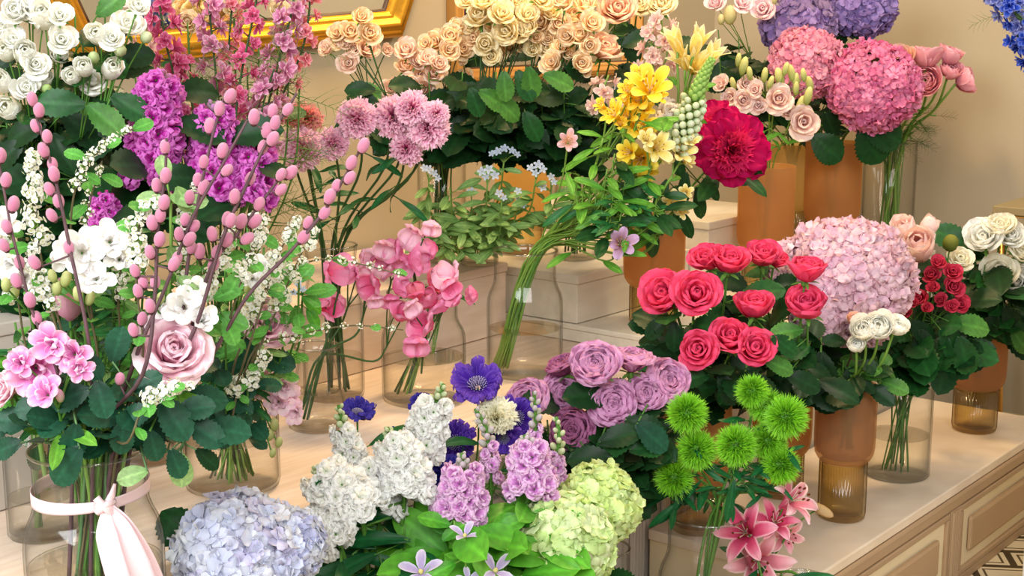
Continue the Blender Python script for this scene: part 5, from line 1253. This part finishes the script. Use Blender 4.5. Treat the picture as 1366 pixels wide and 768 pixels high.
# ---- white ranunculus in T1
WRn = [(1172, 436, 36, (0, .5, .8), 'white ranunculus fullest in the middle of its cluster'), (1197, 436, 28, (.4, .7, .5), 'closed round white ranunculus at the outer end of its cluster'), (1152, 440, 32, (-.2, .6, .7), 'cream ranunculus beside the brownish bud'), (1142, 461, 22, (-.1, .7, .6), 'small white ranunculus bud lowest on its own stem')]
for i, (u, v, d, f, lab) in enumerate(WRn):
    single('ranunculus', lab, 'ranunculus', T1, u, v, 2.58, d * 1.1, b_ran('white', i % 2, .15), f, stem='lime', sr=.003, leaves=(2, .04), lk='rosemid', lt=(.0, .4))
single('ranunculus', 'brown edged fading cream ranunculus bud under the hydrangea', 'ranunculus', T1, 1140, 426, 2.62, 20, b_ran('ranpeach', 1, .3), (0, .8, .4), stem='brown', leaves=(2, .05), lk='dark')
for i, (u, v) in enumerate(((1110, 490), (1125, 480), (1150, 490), (1165, 485), (1135, 500), (1180, 480))):
    sprig('green leafy stem at the rim of the white ranunculus tumbler', T1, u, v, 2.66, 6, .05, ('dark', 'rosemid')[i % 2], group='foliage at the white ranunculus tumbler', t0=.1)
# ---- crimson spray roses, blush peony in CY
CRS = [('crimson spray rose stem with the brightest top cluster', [(1242, 366, 26), (1252, 351, 22), (1271, 363, 28), (1272, 383, 30), (1226, 396, 24)]), ('crimson spray rose stem dropping lowest toward the white roses', [(1281, 406, 26), (1270, 408, 20), (1254, 400, 20), (1244, 383, 18)]), ('crimson spray rose stem pressed against the pale hydrangea', [(1206, 413, 28), (1218, 404, 14), (1236, 410, 16)])]
for i, (lab, bl) in enumerate(CRS):
    spray('spray_rose', lab, 'rose', CY, 2.86, [(u, v, d, b_spray('crimson', (i + k) % 3)) for k, (u, v, d) in enumerate(bl)], leaves=(9, .085), lk='rose', lt=(.1, 1), lpx=[[(1270, 430, 2.84, 52, -8, 'rosemid'), (1255, 440, 2.84, 56, -50, 'rose')], [(1280, 450, 2.84, 56, -70, 'rose'), (1262, 450, 2.84, 50, -100, 'rose')], [(1215, 430, 2.84, 50, -40, 'dark'), (1230, 440, 2.84, 60, -80, 'dark')]][i], stem='green', dy=.02)
single('peony', 'round blush peony bud beyond the pale hydrangea', 'peony', CY, 1224, 329, 2.92, 44, b_bud('lisi', 0), (0, .5, .85), leaves=(4, .08), lk='dark', sr=.003)
single('peony', 'half hidden blush peony bud behind the round one', 'peony', CY, 1209, 312, 2.96, 34, b_bud('lisi', 1), (-.3, .8, .4), leaves=(3, .08), lk='dark')
single('peony', 'small pink and green peony bud topmost', 'peony', CY, 1237, 304, 2.98, 24, b_bud('lisi', 1), (.5, .8, .2), leaves=(3, .08), lk='dark', cal=True)
single('peony', 'tight green peony bud beside the white roses', 'peony', CY, 1268, 324, 3.0, 22, gb('bud', c(80, 110, 40), c(150, 150, 70), 1.1), (.1, .9, .3), leaves=(3, .08), lk='dark', bname='bud')
single('rose', 'cream rose behind the crimson spray roses', 'rose', CY, 1281, 346, 3.02, 38, b_rose('cream', 2, .6), (.2, .6, .8), cal=True, leaves=(4, .08), lk='dark')
single('rose', 'peach cream rose peeping over the pale hydrangea', 'rose', CY, 1194, 340, 3.0, 28, b_rose('lisi', 2, .5), (-.2, .7, .6), cal=True, leaves=(3, .08), lk='dark')
for i in range(6):
    sprig('green rose leaf stem under the crimson spray roses', CY, 1180 + 17 * i, 430 + 14 * (i % 3), 2.92, 8, .085, ('rose', 'dark')[i % 2], group='foliage under the crimson roses', name='rose_leaf_sprig', t0=.25)
# ---- white roses in T3
WT = [(1312, 317, 42, (-.2, .6, .8), 'white rose nearest the crimson spray roses'), (1334, 302, 36, (0, .8, .5), 'white rose highest in the end tumbler'), (1348, 314, 34, (.2, .5, .8), 'white rose tucked beside the highest one'), (1334, 363, 40, (-.1, .5, .8), 'white rose low in the middle of the end tumbler bunch'), (1356, 377, 42, (.1, .4, .9), 'white rose lowest of the end tumbler bunch'), (1362, 336, 32, (.4, .5, .6), 'white rose cut by the photo edge, above the lowest'), (1368, 366, 26, (.4, .5, .6), 'white rosebud at the photo edge beside the lowest rose')]
for i, (u, v, d, f, lab) in enumerate(WT):
    single('rose', lab, 'rose', T3, u, v, 3.2, d * 1.22, b_rose('cream' if i % 2 else 'white', i % 3, .5), f, cal=True, leaves=(8, .09), lk='dark' if i % 2 else 'rose', lt=(.0, .9), lpx={0: [(1312, 365, 3.18, 38, -30, 'rose')], 3: [(1340, 410, 3.18, 44, -60, 'dark'), (1330, 420, 3.18, 44, -120, 'dark')], 4: [(1360, 430, 3.18, 44, -80, 'rose'), (1350, 440, 3.18, 40, -50, 'rosemid')]}.get(i, []))
# ---- purple garden roses
PU = [(795, 487, 60, (-.1, .55, .8), 0, 'purple', 'mauve garden rose topmost in the middle of its bunch'), (843, 480, 50, (.1, 1, .1), 1, 'purple', 'mauve garden rose seen from the side at the back'), (888, 508, 56, (.5, .4, .8), 2, 'purple', 'mauve garden rose at the outer end beside the dianthus'), (818, 540, 58, (.05, .4, .9), 1, 'purple', 'mauve garden rose facing out at the bunch centre'), (860, 526, 48, (.2, .45, .85), 0, 'purple', 'mauve garden rose between the centre and outer ones'), (752, 526, 56, (-.1, .4, .9), 2, 'purple', 'mauve garden rose beside the lilac stock buds'), (763, 573, 54, (-.2, .2, .9), 0, 'darkpurple', 'darker mauve garden rose lowest in its bunch'), (704, 534, 54, (-.4, .4, .7), 1, 'purple', 'mauve garden rose next to the cream scabiosa'), (750, 488, 40, (-.4, .9, .1), 2, 'darkpurple', 'dark mauve garden rose turned away before the flask')]
for i, (u, v, d, f, s, pal, lab) in enumerate(PU):
    single('rose', lab, 'rose', FP, u, v, 2.24 + .025 * (i % 3), d * 1.08, b_garden(pal, s), f, cal=True, leaves=(7, .075), lk='dark', lt=(.2, .95), sr=.003,
           lpx={2: [(850, 565, 2.18, 56, -40, 'roseblue'), (840, 600, 2.18, 50, 10, 'rose')], 4: [(850, 580, 2.18, 62, -160, 'rose'), (835, 560, 2.2, 60, -20, 'dark')], 3: [(800, 590, 2.18, 56, 20, 'dark'), (815, 610, 2.17, 58, 180, 'dark')], 6: [(780, 600, 2.18, 50, -30, 'dark'), (770, 610, 2.2, 50, 200, 'dark')]}.get(i, []))
for i in range(9):
    sprig('dark rose leaf stem beneath the mauve garden roses', FP, 730 + 16 * i, 560 + 22 * (i % 3), 2.27, 9, .07, 'dark', group='dark foliage under the mauve roses', name='rose_leaf_sprig', t0=.4)
# ---- green dianthus
GD = [(917, 551, 54, 'fluffy green dianthus head highest toward the coral roses'), (929, 600, 54, 'fluffy green dianthus head in the middle of its bunch'), (899, 637, 52, 'fluffy green dianthus head lowest, over the vase shoulder'), (982, 594, 56, 'fluffy green dianthus head at the bunch centre, beside two leaves'), (1004, 522, 44, 'fluffy green dianthus head topmost under a coral rose'), (1024, 588, 50, 'fluffy green dianthus head beside the amber tumbler'), (1048, 556, 58, 'fluffy green dianthus head farthest toward the smoky tumbler'), (1040, 620, 52, 'fluffy green dianthus head lowest above the pink lilies'), (1020, 540, 46, 'fluffy green dianthus head between the topmost two')]
for i, (u, v, d, lab) in enumerate(GD):
    single('green_dianthus', lab, 'dianthus', FD, u, v, 2.2 + .015 * (i % 3), d, b_fuzz(i % 2), (rnd.uniform(-.2, .2), .5, .8), 'fluffy_head', .25, 'green', .0026, leaves=(8, .045), lk='lancedark', lt=(.15, .75), lpx={2: [(905, 672, 2.18, 50, 215, 'lancedark'), (902, 668, 2.18, 42, -100, 'lancedark')], 3: [(980, 640, 2.18, 60, -100, 'lancedark')]}.get(i, []))
# ---- lilies
spray('lily', 'pink lily stem with a star bloom facing the green dianthus vase', 'lily', FL, 2.2, [(990, 708, 92, b_lily('lily', 0), (-.35, .35, .9)), (1012, 752, 100, b_lily('lilypale', 1), (.1, -.1, .95))], (1015, 765), sr=.003, leaves=(3, .08), lk='lancedark')
spray('lily', 'pink lily stem with two half open blooms before the smoky tumbler', 'lily', FL, 2.24, [(1036, 692, 74, b_lily('lily', 1), (.2, .6, .7)), (1066, 662, 84, b_lily('lilypale', 0), (.7, .5, .5)), (1052, 716, 60, b_lily('lilypale', 1), (.5, -.2, .8)), (1096, 680, 14, gb('bud', c(150, 120, 70), c(226, 196, 150), 2.6), (.9, -.5, .1), 'bud')], (1030, 745), sr=.003, leaves=(3, .08), lk='lancedark')
# ---- white stocks
wb = gb('bud', c(140, 170, 90), c(232, 240, 206), 1.3)
SW = [b_stock('stockwhite', 0), b_stock('stockwhite', 1), b_stock('stockwhite', 2)]
LD = [(500, 700, 1.88, 90, 170, 'lancedark'), (520, 690, 1.88, 100, 178, 'lancedark'), (545, 720, 1.86, 110, 175, 'lancedark')]
spike('stock', 'largest white stock, leaning over the pale blue hydrangea', 'stock', FW, 1.86, [(482, 690), (460, 668), (440, 645), (420, 622)], 36, 25, 60, SW, rad=1.15, budn=8, bud=wb, leaves=(6, .09), lk='lancedark', sr=.004, lpx=LD, lt=(.1, .4))
spike('stock', 'white stock with green tip standing between scabiosas', 'stock', FW, 1.9, [(540, 655), (540, 630), (530, 602), (516, 570)], 34, 24, 46, SW, rad=.95, budn=9, bud=wb, leaves=(5, .09), lt=(.1, .4), lk='lancedark', sr=.004)
spike('stock', 'white stock at the back below the big purple scabiosa', 'stock', FW, 1.96, [(562, 600), (568, 572), (578, 545), (592, 512)], 32, 22, 30, SW, rad=.8, budn=9, bud=wb, leaves=(4, .09), lt=(.1, .5), lk='lancedark', sr=.004)
spike('stock', 'slim white stock bearing mostly buds beside the carafe', 'stock', FW, 1.94, [(470, 620), (464, 595), (457, 570), (452, 540)], 26, 18, 18, SW, rad=.75, budn=9, bud=wb, leaves=(4, .08), lt=(.1, .5), lk='lancedark', sr=.0035)
spike('stock', 'white stock hanging low against the pale blue hydrangea', 'stock', FW, 1.83, [(450, 720), (432, 708), (412, 690)], 34, 28, 24, SW, rad=.8, leaves=(3, .1), lk='lancedark', sr=.004)
spike('stock', 'white stock facing the mauve rose side, partly behind lilac stock', 'stock', FW, 1.92, [(504, 680), (502, 650), (496, 620)], 36, 28, 34, SW, rad=.95, leaves=(5, .1), lt=(.1, .4), lk='lancedark', sr=.004, lpx=[(500, 730, 1.86, 90, 165, 'lancedark'), (470, 740, 1.86, 90, -10, 'lancedark')])
for i, (u, v) in enumerate(((440, 735), (470, 750), (500, 715), (540, 700), (455, 760))):
    sprig('long narrow dark leaf stem under the white stocks', FW, u, v, 1.88, 6, .13, 'lancedark', group='narrow leaves under the white stocks', t0=.5, up=-.1)
# ---- lilac stocks
lb = gb('bud', c(150, 176, 110), c(226, 206, 226), 1.3)
SL = [b_stock('stocklilac', 0), b_stock('stocklilac', 1), b_stock('stocklilac', 2)]
LB = [(600, 700, 1.86, 44, 160, 'bright'), (640, 724, 1.86, 44, -140, 'bright'), (590, 720, 1.86, 40, 40, 'bright'), (660, 710, 1.86, 46, 30, 'bright')]
spike('stock', 'lilac stock with ring of florets above the star clematis', 'stock', FS, 1.9, [(612, 690), (616, 665), (618, 640), (616, 604)], 32, 23, 44, SL, rad=1.05, budn=9, bud=lb, leaves=(5, .06), lt=(.05, .4), lk='bright', sr=.004, lpx=LB)
spike('stock', 'pale lilac stock between the clematis and the lime hydrangea', 'stock', FS, 1.92, [(706, 658), (708, 632), (706, 605), (700, 580)], 32, 22, 34, SL, rad=.95, budn=6, bud=lb, leaves=(4, .06), lt=(.05, .4), lk='bright', sr=.004, lpx=[(700, 700, 1.88, 44, 30, 'bright'), (690, 735, 1.88, 46, 10, 'bright'), (695, 690, 1.88, 42, -170, 'bright')])
spike('stock', 'lilac stock tip with mostly buds beside the cream scabiosa', 'stock', FS, 1.96, [(655, 640), (652, 600), (648, 570), (634, 545)], 20, 13, 9, SL, rad=.6, budn=13, bud=lb, leaves=(3, .06), lt=(.05, .4), lk='bright', sr=.0035)
spike('stock', 'lilac stock with pale green bud tip before the dark mauve rose', 'stock', FS, 1.98, [(742, 640), (742, 612), (746, 585), (742, 556)], 24, 15, 7, SL, rad=.5, budn=11, bud=gb('bud', c(130, 166, 80), c(236, 236, 206), 1.3), leaves=(3, .06), lt=(.05, .4), lk='bright', sr=.0035)
spike('stock', 'slim lilac stock bud spike before the mauve roses', 'stock', FS, 2.0, [(712, 600), (714, 570), (714, 545), (712, 522)], 18, 12, 6, SL, rad=.5, budn=11, bud=lb, leaves=(2, .05), lt=(.05, .4), lk='bright', sr=.003)
for i, (u, v) in enumerate(((606, 694), (616, 712), (630, 725), (650, 740), (680, 720), (700, 740), (600, 745), (622, 755), (650, 705), (675, 755), (610, 765), (690, 700))):
    sprig('bright green stock leaf stem around the star clematis', FS, u, v, 1.86 + .02 * (i % 3), 8, .085, 'bright', 'lime', group='bright green leaves below the lilac stocks', t0=.5, up=.1, name='stock_leaf_sprig')
# ---- scabiosa
SCB = [(636, 508, 68, 'scab', 0, 78, (-.1, .75, .6), 2.08, 'big violet scabiosa standing clear above the white stock'), (478, 545, 46, 'scabdark', 1, 70, (.2, .9, .2), 2.02, 'dark violet scabiosa beside the carafe seen from its side'), (600, 640, 66, 'scabdark', 2, 80, (-.2, -.2, .9), 2.0, 'deep blue scabiosa hidden low between white and lilac stocks'), (585, 672, 50, 'scabdark', 1, 80, (-.3, -.4, .8), 2.0, 'deep blue scabiosa lowest, under the white stock'), (606, 590, 56, 'scab', 1, 80, (-.2, .2, .9), 2.06, 'violet scabiosa behind the white stock tip'), (690, 556, 56, 'scab', 2, 80, (.2, .3, .9), 2.1, 'violet scabiosa beside the mauve garden roses'), (560, 535, 30, 'scabdark', 0, 70, (-.4, .6, .5), 2.06, 'small dark violet scabiosa peeping behind the white stock'), (532, 580, 26, 'scabdark', 1, 70, (0, .6, .6), 2.06, 'tiny dark violet scabiosa petals behind the white stock with green tip'), (662, 550, 54, 'scabcream', 0, 74, (0, .7, .7), 2.06, 'cream scabiosa beside the big violet one'), (672, 585, 44, 'scab', 0, 80, (.1, 0, .9), 2.08, 'violet scabiosa under the cream one')]
for u, v, d, pal, s, fl, f, Y, lab in SCB:
    single('scabiosa', lab, 'scabiosa', FC, u, v, Y, d, b_carn('scabcream', 0) if pal == 'scabcream' else b_scab(pal, s, fl), f, stem='green', sr=.0018, leaves=(2, .06), lk='lance', lt=(.4, .8), back=.2)
# ---- clematis stars
for u, v, d, n, f, lab in ((620, 716, 50, 4, (0, .9, .3), 'pale lilac star clematis just under the lilac stock ring'), (660, 762, 62, 4, (.3, .6, .6), 'pale lilac star clematis at the bottom edge beside green leaves'), (562, 764, 66, 5, (-.2, .7, .6), 'pale lilac star clematis at the bottom edge with green centre'), (625, 774, 40, 5, (0, .7, .6), 'violet star clematis tip cut by the bottom edge')):
    single('clematis', lab, 'clematis', FS, u, v, 1.8, d, b_star('clem', n, n), f, stem='lime', sr=.0015, leaves=(2, .06), lk='bright', lt=(.5, .9), back=.05)
# ---- sweet peas
SPs = [('sweet pea stem with the palest bloom standing highest over the bottle', B1, [(549, 314, 38, 'pea_pale'), (575, 302, 30, 'pea_pale'), (527, 334, 36, 'pea_pink')]), ('sweet pea stem with pink blooms in the middle of the bunch', B1, [(557, 346, 44, 'pea_pink'), (534, 383, 36, 'pea_pink'), (516, 358, 38, 'pea_pale')]), ('sweet pea stem reaching out to the tweedia vase', B1, [(597, 366, 40, 'pea_pale'), (582, 378, 36, 'pea_coral'), (630, 393, 26, 'pea_pink')]), ('sweet pea stem with hot pink blooms hanging over the bottle shoulder', B1, [(565, 432, 44, 'pea_hot'), (554, 458, 40, 'pea_pink'), (589, 406, 36, 'pea_pink')]), ('sweet pea stem facing the carafe side', CF, [(495, 380, 40, 'pea_hot'), (484, 360, 30, 'pea_pale'), (500, 400, 26, 'pea_pale')]), ('sweet pea stem with deep pink lower blooms by the bottle neck', CF, [(535, 418, 36, 'pea_hot'), (555, 390, 32, 'pea_coral'), (520, 400, 28, 'pea_pink')]), ('sweet pea stem with one broad bloom before the carnation vase', CF, [(449, 361, 46, 'pea_pink'), (462, 348, 24, 'pea_pale')]), ('sweet pea stem with one drooping bloom above the carafe', CF, [(440, 411, 42, 'pea_hot'), (428, 400, 24, 'pea_pink')]), ('sweet pea stem with pale blooms between bottle and carafe', B1, [(512, 330, 34, 'pea_pale'), (541, 350, 36, 'pea_pink'), (575, 330, 30, 'pea_pink')]), ('sweet pea stem with mixed blooms low over the bottle', B1, [(572, 400, 36, 'pea_hot'), (606, 400, 26, 'pea_pink'), (548, 410, 30, 'pea_pale'), (600, 382, 34, 'pea_hot')]), ('sweet pea stem with small pink blooms near the thin spirea twig', CF, [(470, 365, 26, 'pea_pink'), (510, 345, 30, 'pea_pink'), (486, 342, 24, 'pea_pale')])]
for i, (lab, V, bl) in enumerate(SPs):
    spray('sweet_pea', lab, 'sweet pea', V, 2.4 + .02 * (i % 3), [(u, v, d * 1.0, b_pea(p, k), (rnd.uniform(-.5, .5), rnd.uniform(-.1, .35), .85)) for k, (u, v, d, p) in enumerate(bl)], (bl[0][0] * .8 + (560 if V is B1 else 440) * .2, bl[0][1] + 44), stem='dark', sr=.0022, dy=.03)
for i in range(9):
    a = rnd.uniform(-1, 1)
    sprig('cut green stem standing in the sweet pea bottle', B1, 566 + 14 * a, 420 + 5 * i, 2.55, 1, .04, 'lance', 'lime', 'green stems in the sweet pea bottle', 'cut_stem', 'stem')
for i in range(14):
    F = Flower('cut_stem', 'bare green stem standing in the ribboned vase', 'stem', V1, 'bare stems in the ribboned vase', 'lime' if i % 3 else 'green', .0026)
    F.stem(P(100 + 6 * i, 560 - 5 * (i % 4), 1.52 + .012 * (i % 5)), UP); F.leaves(2, .04, 'roseblue', .6, 1); F.done()
for i in range(16):
    sprig('pale green cut stem standing in the shallow bowl', C1, 290 + 6 * (i % 9), 470 + 6 * (i % 5), 1.95, 2, .05, 'lance', 'pale', 'pale stems in the shallow bowl', 'cut_stem', 'stem')
for i in range(12):
    sprig('green cut stem leaning in the bottle of the slanting bunch', F1, 770 + 9 * (i % 6), 240 + 10 * (i % 4), 2.72, 2, .06, ('strap', 'lance')[i % 2], 'lime', 'green stems of the slanting bunch', 'cut_stem', 'stem', .7)
F = Flower('cut_stem', 'single green stem in the small glass vase by the white box', 'stem', B0, None, 'lime', .004); F.stem(P(64, 640, 1.86), UP); F.leafpx(48, 590, 1.88, 40, -90, 'rose'); F.done()
sprig('crinkled green leaf stem hanging behind the ribboned vase', B0, 34, 590, 1.9, 5, .05, 'roseblue', name='rose_leaf_sprig')

# ---- ribbon round the ribboned vase
zr = V1.p.z + .266 * .82; rr = .081 * .806 + .0022
cx_, cy_ = V1.p.x, V1.p.y
R_ = empty('ribbon', (cx_, cy_, zr), 'pale pink satin ribbon knotted round the bottle vase neck, tails hanging', 'ribbon')
def strip(path, widths, wdir=None, n=8, seg=5, th=.0006, curl=0.):
    """a satin band along a path; width along wdir (default vertical)"""
    P_ = [np.array(p) for p in catmull(path, n)]
    m = len(P_); mb = MB(); vs = []
    for i in range(m):
        d = P_[min(i + 1, m - 1)] - P_[max(i - 1, 0)]; d /= np.linalg.norm(d)
        t = i / (m - 1); k = t * (len(widths) - 1); a = int(min(k, len(widths) - 2)); w = widths[a] + (widths[a + 1] - widths[a]) * (k - a)
        wd = np.array(wdir(t) if wdir else (0, 0, 1.)); wd = wd - d * np.dot(wd, d); wd /= np.linalg.norm(wd); nn = np.cross(d, wd)
        for j in range(seg + 1):
            x = j / seg * 2 - 1
            vs.append(P_[i] + wd * x * w / 2 + nn * curl * (x * x))
    mb.add(np.array(vs), gridf(seg + 1, m)); return mb
kang = math.atan2(-1, .55)
band = [(rr * math.cos(kang + t), rr * math.sin(kang + t), .004 * math.sin(t)) for t in np.linspace(0, 2 * PI, 25)]
bo = obj('band', strip(band, [.012, .016, .017, .017, .016, .012], None, 4).mesh('band', M_RIBBON), R_)
md = bo.modifiers.new('thickness', 'SOLIDIFY'); md.thickness = .0006
kx, ky = rr * math.cos(kang), rr * math.sin(kang)
out_ = Vector((math.cos(kang), math.sin(kang), 0)); sd = Vector((-out_.y, out_.x, 0))
K = Vector((kx, ky, 0)) + out_ * .005
kn = MB()
for a_, b_ in ((.3, .0), (-.5, .004), (1.2, -.002)):
    v, f = tube(catmull([tuple(K - sd * .010 + UP * a_ * .01), tuple(K + out_ * .006 + UP * b_), tuple(K + sd * .010 - UP * a_ * .01)], 5), .0048, .0036, 8); kn.add(v, f)
obj('knot', kn.mesh('knot', M_RIBBON), R_)
def tail(offs, w, name='tail'):
    pts = [tuple(K + sd * a + out_ * b + UP * z) for a, b, z in offs]
    o = obj(name, strip(pts, w, lambda t: tuple(sd * (1 - .1 * t) + out_ * (.5 - .8 * t)), 8, 6, curl=.002).mesh(name, M_RIBBON), R_)
    md = o.modifiers.new('thickness', 'SOLIDIFY'); md.thickness = .0006
tail([(0, .001, -.002), (-.003, .012, -.03), (.004, .022, -.075), (.016, .026, -.13), (.022, .026, -.17)], [.008, .024, .026, .027, .027])
tail([(.004, .003, -.002), (.014, .013, -.025), (.028, .02, -.07), (.042, .022, -.125), (.05, .02, -.175)], [.008, .022, .028, .028, .028])
tail([(.006, .004, .0), (.020, .010, -.02), (.040, .012, -.065), (.056, .012, -.12), (.066, .01, -.17)], [.008, .014, .018, .02, .02])
tail([(.0, .002, .002), (.006, .006, .012), (.012, .004, .026)], [.008, .009, .004], 'short_end')

# ------------------------------------------------------------------ light
w = bpy.data.worlds.new('world'); SC.world = w; w.use_nodes = True
bg = w.node_tree.nodes['Background']; bg.inputs[0].default_value = (1.0, .955, .89, 1); bg.inputs[1].default_value = .50
def area(name, loc, to, size, power, col, sy=None, spread=180):
    l = bpy.data.lights.new(name, 'AREA'); l.energy = power; l.color = col; l.shape = 'RECTANGLE'; l.size = size; l.size_y = sy or size; l.spread = math.radians(spread)
    o = bpy.data.objects.new(name, l); COL.objects.link(o); o.location = loc
    o.rotation_euler = (Vector(to) - Vector(loc)).to_track_quat('-Z', 'Y').to_euler(); return o
area('window_daylight', (-1.9, -.6, 2.3), (-.2, 2.0, .7), 1.9, 128, (.92, .97, 1.0), 1.6)
area('shop_front_daylight', (.6, -1.2, 2.6), (.2, 2.4, .7), 2.2, 92, (1.0, .985, .96), 1.2)
area('ceiling_lamp_warm', (1.7, 3.0, 2.7), (.9, 3.2, .4), .5, 20, (1.0, .84, .62))
area('display_lamp_warm', (.15, 2.85, 2.6), (-.2, 3.1, .8), .35, 38, (1.0, .68, .32))
SC.view_settings.view_transform = 'Standard'; SC.view_settings.look = 'None'; SC.view_settings.exposure = 0.0; SC.view_settings.gamma = 1.0
try: SC.view_settings.use_curve_mapping = False
except Exception: pass
SC.cycles.use_denoising = True
SC.cycles.max_bounces = 10; SC.cycles.transparent_max_bounces = 24; SC.cycles.glossy_bounces = 4; SC.cycles.caustics_reflective = False; SC.cycles.caustics_refractive = False
